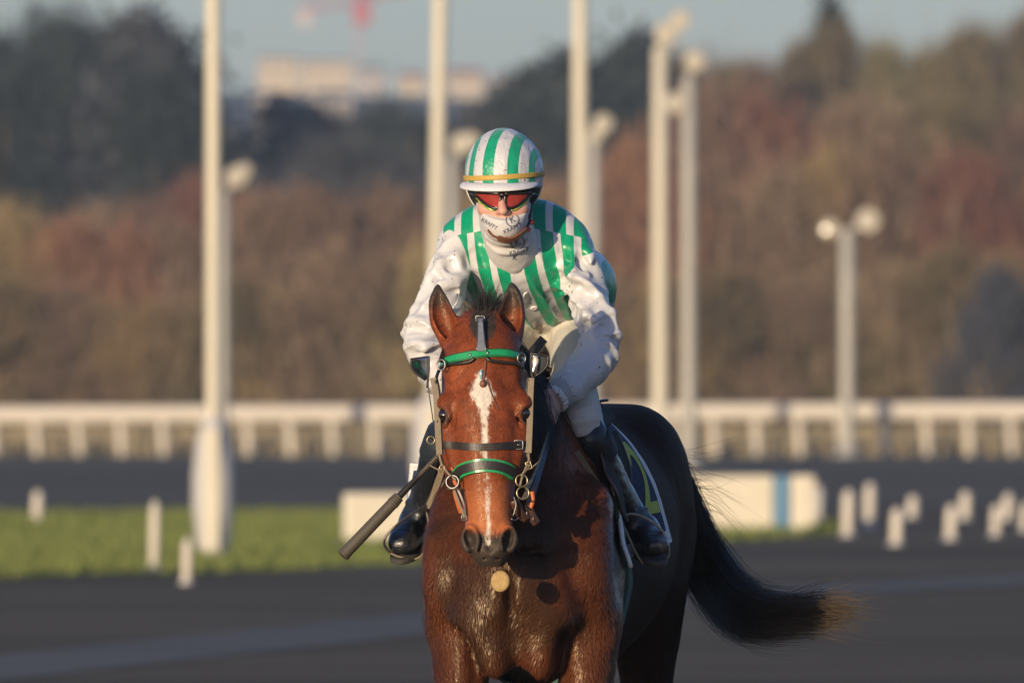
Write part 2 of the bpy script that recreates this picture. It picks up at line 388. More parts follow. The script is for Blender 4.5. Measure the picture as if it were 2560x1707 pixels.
plant_tree(2490, 700, 300, 3, 'slate', 'dark green bush near the right edge behind the far rail', None, 'bush', .9)

# ------------------------------------------------------------------ houses and crane on the far hill
M_cream = simple('cream_render', (.50, .40, .27), .8, nscale=.3, var=.1, bump=0)
M_wall2 = simple('grey_render', (.42, .36, .32), .8, nscale=.3, var=.1, bump=0)
M_pane = simple('dark_window', (.05, .055, .06), .2, nscale=.5, var=.2, bump=0)
M_roof = simple('red_tiles', (.22, .07, .055), .8, nscale=1, var=.3, bump=.3)
M_slate = simple('slate_roof', (.09, .09, .1), .7, nscale=1, var=.3, bump=.2)
def house(px0, px1, ytop, ybot, d, mat, roofmat, label, storeys, bays, flat=False):
    Y = d - 28; a, b = P(px0, ybot, Y), P(px1, ytop, Y); wd, ht = b[0] - a[0], b[2] - a[2]; cx = (a[0] + b[0]) / 2; dp = wd * .6
    z0 = a[2] - 6
    r = empty('house', (cx, Y, z0)); tag(r, label, 'house')
    box_obj('wall', (cx, Y + dp / 2, (z0 + b[2]) / 2), (wd, dp, b[2] - z0), mat, r)
    if flat: box_obj('roof', (cx, Y + dp / 2, b[2] + .25), (wd * 1.03, dp * 1.03, .5), roofmat, r)
    else:
        z1, hh = b[2], wd * .2; X0, X1 = cx - wd * .53, cx + wd * .53; y0, y1 = Y - .3, Y + dp + .3; ym = Y + dp / 2
        V = [(X0, y0, z1), (X1, y0, z1), (X1, y1, z1), (X0, y1, z1), (X0 + wd * .1, ym, z1 + hh), (X1 - wd * .1, ym, z1 + hh)]
        obj('roof', mesh_np('roof', V, [np.array([[0, 1, 5, 4], [2, 3, 4, 5]]), np.array([[1, 2, 5], [3, 0, 4]])], False), roofmat, r)
    for s in range(storeys):
        for i in range(bays):
            x = cx - wd / 2 + wd * (i + .5) / bays; z = b[2] - ht * (s + .5) / storeys
            f = box_obj('window', (x, Y + .04, z), (wd / bays * .42, .2, ht / storeys * .5), M_pane, r)
    return r
house(645, 745, 150, 208, 1500, M_cream, M_slate, 'cream block at the left end of the distant hilltop row', 2, 4, True)
house(752, 880, 158, 212, 1530, M_cream, M_slate, 'long cream house under the crane on the hilltop', 2, 5, True)
house(893, 960, 178, 240, 1480, M_wall2, M_slate, 'grey house just right of the crane mast', 2, 3)
house(995, 1066, 195, 250, 1450, M_cream, M_roof, 'small cream house with red roof left of the second mast', 2, 3)
house(1120, 1210, 190, 245, 1480, M_cream, M_roof, 'cream house right of the second mast', 2, 4)
house(1225, 1330, 196, 240, 1520, M_wall2, M_slate, 'pale grey house at the right end of the hilltop row', 2, 4, True)
house(630, 720, 245, 300, 1200, M_wall2, M_slate, 'dull grey house lower on the slope by the left mast', 2, 3)
house(775, 880, 245, 320, 1200, M_wall2, M_slate, 'pale grey gabled house below the cream hilltop row', 2, 3)
house(440, 490, 262, 315, 1100, M_wall2, M_roof, 'small house with red roof among the dark left trees', 1, 2)
house(215, 262, 205, 250, 1100, M_wall2, M_slate, 'pale house showing through the dark trees at far left', 1, 2)
M_red = simple('crane_red', (.33, .05, .05), .5, nscale=.5, var=.15, bump=0)
M_crane = simple('crane_mast_pink', (.5, .27, .23), .5, nscale=.5, var=.15, bump=0)
def crane():
    d = 1650; Y = d - 28; b = P(900, 215, Y); t = P(900, 40, Y); r = empty('tower_crane', tuple(b)); tag(r, 'red tower crane rising behind the hilltop houses', 'crane')
    hw = .8
    legs = []
    for sx in (-1, 1):
        for sy in (-1, 1): tube_obj('mast_leg', [(b[0] + sx * hw, Y + sy * hw, b[2] - 8), (b[0] + sx * hw, Y + sy * hw, t[2])], .22, M_crane, r, seg=4)
    for i in range(9):
        z = b[2] + (t[2] - b[2]) * i / 9; s = 1 if i % 2 else -1
        tube_obj('mast_brace', [(b[0] - s * hw, Y - hw, z), (b[0] + s * hw, Y - hw, z + (t[2] - b[2]) / 9)], .16, M_crane, r, seg=4)
    box_obj('cab', (t[0] + .3, Y, t[2] + .3), (2.6, 2.4, 3.2), M_red, r, bev=.1)
    apex = t + np.array([.3, 0, 6]); tube_obj('tower_head', [t + np.array([0, 0, 1.5]), apex], [.7, .25], M_red, r, seg=6)
    j0 = t + np.array([0, 0, 2.0]); j1 = j0 + np.array([26, -4, 6.5]); j2 = j0 + np.array([-9, 1.5, -1.2])
    for e in (-.5, .5): tube_obj('jib_chord', [j0 + np.array([0, e, 0]), j1 + np.array([0, e, 0])], .22, M_red, r, seg=4)
    tube_obj('jib_chord', [j0 + np.array([0, 0, 1.2]), j1 + np.array([0, 0, .8])], .2, M_red, r, seg=4)
    for i in range(12):
        a, c = j0 + (j1 - j0) * i / 12, j0 + (j1 - j0) * (i + 1) / 12
        tube_obj('jib_brace', [a + np.array([0, -.5, 0]), (a + c) / 2 + np.array([0, 0, 1.1]), c + np.array([0, -.5, 0])], .12, M_red, r, seg=4)
    tube_obj('counter_jib', [j0, j2], .35, M_red, r, seg=4); box_obj('counterweight', j2 + np.array([.8, 0, -1.2]), (2.2, 1.2, 2.2), M_wall2, r)
    tube_obj('tie_bar', [apex, j0 + (j1 - j0) * .65], .1, M_red, r, seg=4); tube_obj('tie_bar', [apex, j2], .1, M_red, r, seg=4)
crane()

# ------------------------------------------------------------------ lamp masts
M_pole = simple('mast_cream_paint', (.55, .50, .38), .45, nscale=2, var=.12, bump=0)
M_poleg = simple('mast_galvanised', (.36, .34, .29), .45, nscale=2, var=.15, bump=0)
M_sleeve = simple('grey_sleeve', (.44, .42, .40), .6, nscale=3, var=.12, bump=0)
M_head = simple('lamp_housing', (.50, .44, .31), .4, nscale=3, var=.1, bump=0)
M_glass = simple('lamp_glass', (.46, .41, .31), .15, nscale=3, var=.05, bump=0)
def mast(px, d, r0, r1, ztop, label, mat=None, base=None, heads=(), lean=0, rot=0):
    mat = mat or M_pole; Y = d - 28; x = (px - 1280) * d / FPX
    r = empty('lamp_mast', (x, Y, 0)); tag(r, label, 'lamp mast', 'lamp masts of the racecourse')
    top = np.array([x + lean, Y, ztop])
    V, F = lathe([(r0, 0), (r0 * .97, ztop * .33), (r0 + (r1 - r0) * .66, ztop * .66), (r1, ztop), (r1 * .3, ztop + .06)], 16, (x, Y, 0.0)); V[:, 0] += lean * np.clip((V[:, 2]) / ztop, 0, 1)
    obj('pole', mesh_np('pole', V, F), mat, r)
    V, F = lathe([(r0 * 2.1, 0), (r0 * 2.1, .05), (r0 * 1.3, .06), (r0 * 1.2, .25), (r0 * 1.01, .3)], 16, (x, Y, 0.02)); obj('base_flange', mesh_np('base_flange', V, F), mat, r)
    for k in range(6):
        a = k * math.pi / 3 + .2; V, F = lathe([(.018, 0), (.018, .05), (0, .055)], 6, (x + math.cos(a) * r0 * 1.75, Y + math.sin(a) * r0 * 1.75, .07)); obj('anchor_bolt', mesh_np('anchor_bolt', V, F), M_poleg, r)
    if base:
        bw, bh = base
        V, F = lathe([(bw * .62, .0), (bw * .8, bh * .12), (bw, bh * .38), (bw * .98, bh * .6), (bw * .8, bh * .85), (r0 * 1.05, bh)], 24, (x, Y, .01))
        obj('base_sleeve', mesh_np('base_sleeve', V, F), M_sleeve, r)
        pn = box_obj('access_panel', (x, Y - bw * .78, bh * .47), (r0 * 2.1, bw * .55, bh * .92), mat, r, bev=.03)
    if heads:
        for (hx, hz, sz, tilt) in heads:
            c = np.array([top[0] + hx, Y - .1, ztop + hz])
            tube_obj('bracket', [top + np.array([0, 0, -.1]), (top + c) / 2 + np.array([0, 0, -.02]), c + np.array([0, .06, 0])], .035, mat, r, seg=8, n=6)
            Rm = np.array(Matrix.Rotation(tilt, 3, 'Y') @ Matrix.Rotation(math.radians(80), 3, 'X'))
            V, F = lathe([(0, -sz * .9), (sz * .45, -sz * .85), (sz * .6, -sz * .3), (sz, sz * .25), (sz * 1.02, sz * .4)], 20, c, Rm); h = obj('lamp_head', mesh_np('lamp_head', V, F), M_head, r)
            V, F = lathe([(sz * .98, sz * .36), (sz * .5, sz * .46), (0, sz * .5)], 20, c, Rm); obj('lens', mesh_np('lens', V, F), M_glass, h)
    return r
mast(533, 105, .072, .052, 14, 'nearest cream mast with swollen grey base on the grass, left', base=(.20, 1.32))
mast(1080, 150, .10, .085, 15, 'tall cream mast just left of the rider', base=(.28, 1.5), lean=.25)
mast(1450, 170, .115, .10, 15, 'tall cream mast just right of the rider', lean=0)
mast(1650, 203, .145, .125, 7.75, 'cream mast with tilted floodlight, left of the close pair', heads=[(.10, .25, .21, .6), (.36, .5, .18, .6)])
mast(1722, 215, .14, .125, 7.55, 'dimmer mast with floodlight, right of the close pair', mat=M_poleg, heads=[(.1, .3, .2, .6), (-.28, -.5, .2, .4)])
mast(2118, 262, .165, .155, 5.3, 'short double headed mast standing alone at the right', mat=M_poleg, heads=[(.48, .2, .27, .1), (-.42, .02, .2, -.9)])
mast(1484, 255, .14, .13, 7.3, 'short mast with one lamp, half hidden behind the mast right of rider', mat=M_poleg, heads=[(.2, .3, .22, .5), (.02, .02, .18, .5)])
mast(556, 258, .16, .14, 6.1, 'short mast with lamp, hidden behind the nearest left mast', mat=M_poleg, heads=[(.3, .35, .24, .9), (.5, .5, .16, .9)])
mast(1130, 258, .15, .13, 6.9, 'short grey mast with lamp, behind the mast left of the rider', mat=M_poleg, heads=[(.2, .3, .25, .6), (.42, .38, .2, .6)])

# ------------------------------------------------------------------ far rail
M_rail = simple('rail_white_plastic', (.56, .50, .41), .5, nscale=1.5, var=.1, bump=0)
def far_rail():
    r = empty('running_rail', (0, 236, 0)); tag(r, 'long white running rail along the far side of the track', 'rail')
    yl = lambda x: 236 - x * .012
    xs = np.linspace(-60, 60, 41); pts = np.array([(x, yl(x), 1.02 + .004 * x) for x in xs])
    for i in range(40):
        a, b = pts[i], pts[i + 1]
        tube_obj('top_rail', [a, (a + b) / 2, b], 0, M_rail, r, seg=10, up=(0, 0, 1), flat=(.09, .20), cap=False)
    x = -30.0 - .25
    while x < 30:
        y = yl(x); z = 1.02 + .004 * x
        tube_obj('post', [(x + .06, y + .12, -.05), (x + .02, y + .1, .5), (x, y + .06, .82), (x, y, z - .1)], [.10, .105, .11, .10], M_rail, r, seg=10, n=8, up=(1, 0, 0)); x += 1.0
far_rail()

# ------------------------------------------------------------------ low barrier and white markers
M_white = simple('white_board', (.64, .57, .43), .6, nscale=4, var=.1, bump=.1)
M_blue = simple('blue_board', (.10, .22, .33), .6, nscale=4, var=.15, bump=.1)
def barrier(x0, x1, yt, yb, skew, cuts, blue, label):
    d = 44800 / (yb - 970); A, B = P(x0, yb, d - 28), P(x1, yb, d - 28 + skew); A[2] = B[2] = 0; ht = (yb - yt) * d / FPX
    r = empty('low_barrier', tuple(A)); tag(r, label, 'barrier')
    L = np.linalg.norm(B - A); u = (B - A) / L; Rm = np.array(Matrix.Rotation(math.atan2(u[1], u[0]), 3, 'Z'))
    for i in range(len(cuts) - 1):
        c = A + u * L * (cuts[i] + cuts[i + 1]) / 2; c[2] = ht / 2 + .02
        box_obj('panel', c, (L * (cuts[i + 1] - cuts[i]) - .012, .16, ht - .04), M_blue if i == blue else M_white, r, Rm, .035)
        c = A + u * L * (cuts[i] + .04); c[2] = .025; box_obj('foot', c, (.12, .5, .05), M_sleeve, r, Rm, .01)
barrier(858, 1240, 1232, 1364, .35, [0, .5, 1], 9, 'low white barrier on the grass at the left of the horse')
barrier(1560, 2038, 1188, 1333, .35, [0, .37, .78, .868, 1], 2, 'low white barrier with blue panel on the grass behind the tail')
def marker(px, yt, yb, wpx, label, mat=M_rail):
    d = 44800 / (yb - 970); Y = d - 28; x = (px - 1280) * d / FPX; h = (yb - yt) * d / FPX; rw = wpx * .74 * d / FPX / 2
    r = empty('marker_post', (x, Y, 0)); tag(r, label, 'marker post', 'white marker posts beside the track')
    V, F = lathe([(rw * .75, -.03), (rw * .9, h * .15), (rw, h * .5), (rw * .95, h * .8), (rw * .7, h * .95), (0, h)], 14, (x, Y, 0)); V[:, 0] += (V[:, 2] / h) * rw * .25
    obj('post', mesh_np('post', V, F), mat, r)
    V, F = lathe([(rw * 1.5, 0), (rw * 1.5, .02), (rw * .85, .035)], 14, (x, Y, .012)); obj('base', mesh_np('base', V, F), M_sleeve, r)
marker(92, 1225, 1312, 34, 'small white marker post at the far left beyond the grass')
marker(385, 1248, 1430, 34, 'tall thin white marker post at the grass edge, left of the nearest mast')
marker(466, 1342, 1462, 34, 'short white marker post nearest the camera, by the left mast')
marker(2045, 1212, 1305, 30, 'dull marker post just right of the low barrier', M_sleeve)
marker(2118, 1222, 1342, 40, 'marker post at the tip of the grass, left of a pair', M_rail)
marker(2172, 1205, 1322, 38, 'marker post at the tip of the grass, right of a pair', M_rail)
marker(2240, 1268, 1364, 40, 'first low white marker on the sand right of the grass tip')
marker(2280, 1238, 1296, 36, 'farther marker behind the first one right of the grass tip')
marker(2376, 1260, 1352, 40, 'middle low white marker on the sand at the right')
marker(2412, 1227, 1300, 38, 'farther marker behind the middle one at the right')
marker(2488, 1260, 1342, 36, 'nearer marker of the last pair before the right edge')
marker(2518, 1232, 1302, 36, 'farther marker of the last pair before the right edge')
marker(2562, 1255, 1330, 30, 'marker cut by the right edge of the view')

# ------------------------------------------------------------------ thin winter haze
V, F = box_vf((0, 3775, 34.0), (6000, 8450, 70)); hz = obj('haze', mesh_np('haze', V, F, False)); hz['kind'] = 'stuff'; hz['label'] = 'thin winter haze over the racecourse'
hm = bpy.data.materials.new('haze'); hm.use_nodes = True; ht = hm.node_tree; ht.nodes.clear(); ho = ht.nodes.new('ShaderNodeOutputMaterial'); hv = ht.nodes.new('ShaderNodeVolumePrincipled')
hv.inputs['Color'].default_value = (.62, .80, 1.0, 1); hv.inputs['Density'].default_value = .00026; hv.inputs['Anisotropy'].default_value = 0.0; ht.links.new(hv.outputs[0], ho.inputs['Volume']); hz.data.materials.append(hm)
# ================================================================== implicit-surface kit (bodies and cloth)
class Field:
    def __init__(s, lo, hi, h):
        s.h = h; s.lo = np.array(lo, float); s.n = np.ceil((np.array(hi, float) - s.lo) / h).astype(int) + 1
        s.ax = [(s.lo[i] + h * np.arange(s.n[i])).astype(f4) for i in range(3)]; s.d = np.full(s.n, 1.0, f4)
    def sl(s, lo, hi):
        a = np.clip(np.floor((np.asarray(lo) - s.lo) / s.h).astype(int), 0, s.n); b = np.clip(np.ceil((np.asarray(hi) - s.lo) / s.h).astype(int) + 1, 0, s.n)
        return tuple(slice(a[i], b[i]) for i in range(3))
    def _ev(s, prim, pad):
        lo, hi = prim.bounds(); q = s.sl(lo - pad, hi + pad)
        if any(x.stop <= x.start for x in q): return None, None
        return q, prim(s.ax[0][q[0]][:, None, None], s.ax[1][q[1]][None, :, None], s.ax[2][q[2]][None, None, :])
    def add(s, prim, k=.02):
        q, d = s._ev(prim, k + 4 * s.h)
        if q is None: return s
        a = s.d[q]; h = np.maximum(k - np.abs(a - d), 0) / max(k, 1e-6); s.d[q] = np.minimum(a, d) - h * h * k * .25; return s
    def cut(s, prim, k=.01):
        q, d = s._ev(prim, k + 4 * s.h)
        if q is None: return s
        a = s.d[q]; d = -d; h = np.maximum(k - np.abs(a - d), 0) / max(k, 1e-6); s.d[q] = np.maximum(a, d) + h * h * k * .25; return s
    def disp(s, fn):
        """push the surface by fn(X,Y,Z) metres"""
        near = np.abs(s.d) < .06; i = np.argwhere(near); X = s.lo + i * s.h
        s.d[near] -= fn(X[:, 0], X[:, 1], X[:, 2]).astype(f4); return s
    def mesh(s):
        d = s.d; n = s.n; ins = d < 0
        c = np.zeros(n - 1, np.int8)
        for i in (0, 1):
            for j in (0, 1):
                for k in (0, 1): c += ins[i:n[0] - 1 + i, j:n[1] - 1 + j, k:n[2] - 1 + k]
        act = (c > 0) & (c < 8); I = np.argwhere(act); idx = np.full(n - 1, -1, np.int32); idx[act] = np.arange(len(I))
        cor = {}
        for i in (0, 1):
            for j in (0, 1):
                for k in (0, 1): cor[i, j, k] = d[I[:, 0] + i, I[:, 1] + j, I[:, 2] + k]
        acc = np.zeros((len(I), 3)); cnt = np.zeros(len(I))
        for a in cor:
            for ax in range(3):
                if a[ax] == 0:
                    b = list(a); b[ax] = 1; b = tuple(b); da, db = cor[a], cor[b]; m = (da < 0) != (db < 0)
                    t = np.where(m, da / np.where(m, da - db, 1), 0)
                    p = np.array(a, float)[None].repeat(len(I), 0); p[:, ax] += t; acc += p * m[:, None]; cnt += m
        V = s.lo + (I + acc / cnt[:, None]) * s.h
        Fs = []
        for ax in range(3):
            o = [i for i in range(3) if i != ax]
            A = ins.take(range(n[ax] - 1), ax); B = ins.take(range(1, n[ax]), ax)
            e = np.argwhere(A != B); ok = (e[:, o[0]] > 0) & (e[:, o[1]] > 0) & (e[:, o[0]] < n[o[0]] - 1) & (e[:, o[1]] < n[o[1]] - 1); e = e[ok]
            def cell(du, dv):
                q = e.copy(); q[:, o[0]] -= du; q[:, o[1]] -= dv; return idx[q[:, 0], q[:, 1], q[:, 2]]
            f = np.stack([cell(1, 1), cell(0, 1), cell(0, 0), cell(1, 0)], -1)
            up = A[e[:, 0], e[:, 1], e[:, 2]]
            if ax == 1: up = ~up
            f[~up] = f[~up][:, ::-1]; Fs.append(f)
        return V, np.concatenate(Fs)
class Ell:
    def __init__(s, c, r, R=None): s.c, s.r, s.R = np.asarray(c, float), np.asarray(r, float) * np.ones(3), None if R is None else np.asarray(R, float)
    def bounds(s):
        e = s.r if s.R is None else np.sqrt(((s.R * s.r) ** 2).sum(1)); return s.c - e, s.c + e
    def __call__(s, X, Y, Z):
        x, y, z = X - f4(s.c[0]), Y - f4(s.c[1]), Z - f4(s.c[2])
        if s.R is not None:
            R = s.R.astype(f4); x, y, z = R[0, 0] * x + R[1, 0] * y + R[2, 0] * z, R[0, 1] * x + R[1, 1] * y + R[2, 1] * z, R[0, 2] * x + R[1, 2] * y + R[2, 2] * z
        a, b, c = (f4(v) for v in s.r); x, y, z = x / a, y / b, z / c
        k0 = np.sqrt(x * x + y * y + z * z); k1 = np.sqrt((x / a) ** 2 + (y / b) ** 2 + (z / c) ** 2) + f4(1e-6)
        return k0 * (k0 - 1) / k1
class Sweep:
    """a limb or trunk: elliptical sections (half widths a along U, b along T x U) down a smooth curve"""
    def __init__(s, pts, a, b=None, U=(1, 0, 0), n=None, e=2.0):
        m = len(pts); n = n or max(2, (m - 1) * 4 + 1); b = a if b is None else b
        a = np.broadcast_to(np.asarray(a, float), (m,)); b = np.broadcast_to(np.asarray(b, float), (m,))
        U = np.broadcast_to(np.asarray(U, float), (m, 3)); q = catmull(np.column_stack([np.asarray(pts, float), a, b, U]), n)
        s.C, s.a, s.b, s.e = q[:, :3], np.maximum(q[:, 3], .0015), np.maximum(q[:, 4], .0015), e
        T = unit(np.gradient(s.C, axis=0)); Uq = q[:, 5:8]; Uq = unit(Uq - T * (T * Uq).sum(1, keepdims=True)); s.U, s.W = Uq, np.cross(T, Uq)
    def bounds(s):
        r = np.maximum(s.a, s.b)[:, None]; return (s.C - r).min(0), (s.C + r).max(0)
    def __call__(s, X, Y, Z):
        out = None
        for i in range(len(s.C) - 1):
            p, q = s.C[i], s.C[i + 1]; g = q - p; L2 = f4((g * g).sum() + 1e-12)
            x, y, z = X - f4(p[0]), Y - f4(p[1]), Z - f4(p[2]); t = (x * f4(g[0]) + y * f4(g[1]) + z * f4(g[2])) / L2
            if s.e == 'open': tc = t
            tc = np.clip(t, 0, 1); x, y, z = x - tc * f4(g[0]), y - tc * f4(g[1]), z - tc * f4(g[2])
            u0, u1, w0, w1 = s.U[i], s.U[i + 1], s.W[i], s.W[i + 1]
            def dot(v0, v1): return (x * (f4(v0[0]) + tc * f4(v1[0] - v0[0])) + y * (f4(v0[1]) + tc * f4(v1[1] - v0[1])) + z * (f4(v0[2]) + tc * f4(v1[2] - v0[2])))
            du, dw = dot(u0, u1), dot(w0, w1); a = f4(s.a[i]) + tc * f4(s.a[i + 1] - s.a[i]); b = f4(s.b[i]) + tc * f4(s.b[i + 1] - s.b[i])
            ax = (t - tc) * np.sqrt(L2); c = np.minimum(a, b)
            if s.e == 2.0:
                k0 = np.sqrt((du / a) ** 2 + (dw / b) ** 2 + (ax / c) ** 2)
            else:
                e = s.e; k0 = (np.abs(du / a) ** e + np.abs(dw / b) ** e + np.abs(ax / c) ** e) ** f4(1 / e)
            k1 = np.sqrt((du / a / a) ** 2 + (dw / b / b) ** 2 + (ax / c / c) ** 2) + f4(1e-5)
            d = k0 * (k0 - 1) / k1
            d = np.where(k0 < .3, -c * .7, d)
            out = d if out is None else np.minimum(out, d)
        return out
def bcast(prim, X, Y, Z): return prim(X.astype(f4), Y.astype(f4), Z.astype(f4))
def Rot(ax, deg): return np.array(Matrix.Rotation(math.radians(deg), 3, ax))
def wob(X, Y, Z, f, seed=0, n=5):
    """cheap smooth noise, about -1..1"""
    g = np.random.default_rng(seed); o = 0
    for i in range(n):
        k = unit(g.normal(size=3)) * f * g.uniform(.6, 1.5); o = o + np.sin(X * k[0] + Y * k[1] + Z * k[2] + g.uniform(0, 6.28) + 1.2 * np.sin(X * k[1] * .7 + Y * k[2] * .7 - Z * k[0] * .7 + g.uniform(0, 6.28)))
    return o / n

# ================================================================== the horse
PSI = math.radians(9); SPS, CPS = math.sin(PSI), math.cos(PSI); HX, HY = -.004, .24
LAT = np.array([CPS, -SPS, 0]); AFT = np.array([SPS, CPS, 0])
def H(s, t, z): return np.array([HX + s * SPS + t * CPS, HY + s * CPS - t * SPS, z])
hp = []          # (kind, primitive, k)
A_ = lambda p, k=.03: hp.append(('+', p, k)); C_ = lambda p, k=.01: hp.append(('-', p, k))
# trunk
tr = [(.10, 1.15, .19, .155), (.22, 1.17, .29, .185), (.40, 1.20, .37, .185), (.62, 1.19, .40, .205), (.85, 1.20, .335, .255), (1.10, 1.225, .30, .265), (1.35, 1.27, .285, .24), (1.55, 1.30, .25, .222), (1.70, 1.29, .18, .17)]
A_(Sweep([H(s, 0, z) for s, z, b, a in tr], [a for *_, a in tr], [b for _, _, b, _ in tr], LAT))
A_(Sweep([H(.45, 0, 1.53), H(.62, 0, 1.565), H(.85, 0, 1.52)], [.05, .045, .04], [.05] * 3, LAT), .08)
for sg in (-1, 1):
    A_(Ell(H(.34, sg * .135, 1.16), (.085, .17, .27), Rot('X', -18) @ np.eye(3)), .05)
    A_(Sweep([H(.55, sg * .10, 1.07), H(.8, sg * .115, 1.10), H(1.1, sg * .105, 1.14)], [.13, .15, .14], [.2, .17, .15], LAT), .06)                  # shoulder blade
    A_(Sweep([H(.20, sg * .17, 1.30), H(.10, sg * .165, 1.16), H(.20, sg * .185, 1.0)], [.06, .075, .06], None, LAT), .06)  # point of shoulder
    A_(Ell(H(.075, sg * .082, 1.10), (.085, .09, .155), Rot('Y', -sg * 8)), .03)                     # breast muscle
    A_(Ell(H(.13, sg * .065, .96), (.06, .09, .09)), .04)
    A_(Ell(H(1.42, sg * .115, 1.36), (.135, .28, .19)), .06)                                          # croup
    A_(Ell(H(1.60, sg * .12, 1.22), (.115, .19, .24)), .06)                                          # buttock
    # fore leg
    zz = [(.27, .155, 1.12, .095, .13), (.235, .162, .98, .082, .105), (.225, .158, .82, .064, .08), (.215, .148, .66, .050, .058), (.205, .142, .52, .046, .050), (.215, .142, .46, .04, .044), (.225, .14, .32, .028, .034), (.222, .14, .2, .031, .038), (.21, .14, .15, .036, .042), (.17, .14, .085, .03, .034), (.15, .14, .055, .042, .05), (.14, .14, .012, .05, .06)]
    st = 0.10 if sg < 0 else -.05
    A_(Sweep([H(s - st * max(0, (.95 - z)) ** 1 * .9, sg * t, z) for s, t, z, *_ in zz], [a for *_, a, b in zz], [b for *_, b in zz], LAT), .035)
    zz = [(1.52, .13, 1.22, .115, .19), (1.42, .145, 1.06, .10, .165), (1.42, .14, .93, .085, .125), (1.50, .125, .80, .066, .085), (1.60, .115, .67, .048, .06), (1.66, .112, .58, .043, .062), (1.66, .112, .5, .04, .05), (1.645, .112, .35, .03, .036), (1.635, .112, .2, .034, .04), (1.62, .112, .15, .038, .044), (1.58, .112, .085, .031, .035), (1.56, .112, .05, .044, .052), (1.55, .112, .012, .052, .062)]
    st = -.10 if sg < 0 else .08
    A_(Sweep([H(s + st * max(0, 1.0 - z), sg * t, z) for s, t, z, *_ in zz], [a for *_, a, b in zz], [b for *_, b in zz], LAT), .04)
C_(Sweep([H(-.03, 0.0, 1.14), H(-.012, .004, 1.03), H(.02, .002, .90)], [.006, .013, .012], [.02, .03, .03], LAT), .035)
C_(Sweep([H(.06, -.135, 1.00), H(.10, -.118, .92), H(.12, -.108, .80)], [.008, .012, .014], [.03, .05, .05], LAT), .03)
C_(Sweep([H(.06, .13, 1.00), H(.10, .116, .92), H(.12, .106, .80)], [.008, .012, .014], [.03, .05, .05], LAT), .03)
# chest and shoulder muscle relief
for (s0, t0, z0, s1, t1, z1, r) in [(-.0, -.02, 1.20, .03, -.14, 1.26, .010), (.01, .03, 1.19, .03, .15, 1.23, .010), (.03, -.15, 1.13, .05, -.185, 1.02, .009), (.03, .16, 1.14, .05, .19, 1.04, .009)]:
    C_(Sweep([H(s0 - .03, t0, z0), H((s0 + s1) / 2 - .035, (t0 + t1) / 2, (z0 + z1) / 2 - .012), H(s1 - .02, t1, z1)], r, r * 1.6, LAT), .035)
# neck
nk = [(.46, 0, 1.24, .165, .27), (.32, -.005, 1.36, .135, .215), (.18, -.022, 1.49, .098, .165), (.06, -.042, 1.60, .074, .13), (-.03, -.058, 1.68, .064, .10)]
A_(Sweep([H(s, t, z) for s, t, z, *_ in nk], [a for *_, a, b in nk], [b for *_, b in nk], LAT), .07)
# head
HXU = unit((1, 0, -.03))
hd = [(1207, 842, .135, .070, .075), (1207, 880, .115, .092, .100), (1208, 925, .10, .102, .120), (1209, 975, .088, .105, .130), (1210, 1030, .075, .104, .136), (1212, 1095, .058, .097, .130), (1215, 1160, .036, .081, .112), (1218, 1225, .012, .0665, .09), (1221, 1285, -.008, .0585, .074), (1223, 1335, -.018, .058, .066), (1226, 1375, -.018, .047, .054)]
A_(Sweep([P(x, y, Y) for x, y, Y, a, b in hd], [a for *_, a, b in hd], [b for *_, b in hd], HXU, e=2.35), .05)
HE = lambda px, py, Y: P(px, py, Y)
for sg, ex, ey in ((-1, 1112, 1030), (1, 1309, 1026)):
    A_(Ell(HE(1210 + sg * 72, 1100, .14), (.045, .10, .105)), .04)                # cheek
    A_(Ell(HE(ex, ey - 20, .008), (.024, .04, .024), Rot('Y', sg * 20)), .03)      # brow bone
    A_(Sweep([HE(ex + sg * 2, ey + 42, .0), HE(1210 + sg * 90, 1110, -.012), HE(1214 + sg * 76, 1165, -.015)], [.012, .010, .005], None, HXU), .035)  # facial crest
    C_(Ell(HE(ex + sg * 5, ey + 8, -.008), (.024, .030, .024)), .008)              # eye socket
    C_(Ell(HE(1210 + sg * 62, 930, -.045), (.018, .02, .03)), .045)                # hollow above the eye
    # lids
    A_(Sweep([HE(ex - sg * 11, ey + 4, -.028), HE(ex + sg * 2, ey - 15, -.026), HE(ex + sg * 14, ey - 9, -.004)], .0062, None, HXU), .008)
    A_(Sweep([HE(ex - sg * 11, ey + 6, -.028), HE(ex + sg * 1, ey + 33, -.020), HE(ex + sg * 14, ey + 24, -.002)], .0055, None, HXU), .008)
    nx = 1223 + sg * 48
    A_(Ell(HE(nx, 1345, -.055), (.019, .026, .034), Rot('Y', -sg * 12)), .02)      # nostril wing
    A_(Sweep([HE(nx - sg * 16, 1372, -.088), HE(nx - sg * 20, 1345, -.092), HE(nx - sg * 6, 1318, -.082), HE(nx + sg * 12, 1326, -.070), HE(nx + sg * 17, 1352, -.064), HE(nx + sg * 6, 1374, -.072)], .0055, None, HXU), .012)
    C_(Ell(HE(nx + sg * 2, 1347, -.085), (.0115, .03, .024), Rot('Y', sg * 16)), .008)
A_(Ell(HE(1226, 1378, -.048), (.036, .030, .022)), .02)                           # upper lip
A_(Ell(HE(1228, 1396, -.022), (.028, .032, .014)), .014)                          # lower lip
A_(Ell(HE(1227, 1385, .015), (.032, .03, .022)), .02)
C_(Sweep([HE(1196, 1393, -.04), HE(1227, 1396, -.085), HE(1258, 1393, -.04)], .003, .004, (0, 0, 1)), .006)
C_(Sweep([HE(1224, 1352, -.098), HE(1225, 1372, -.08)], .004, .006, HXU), .014)
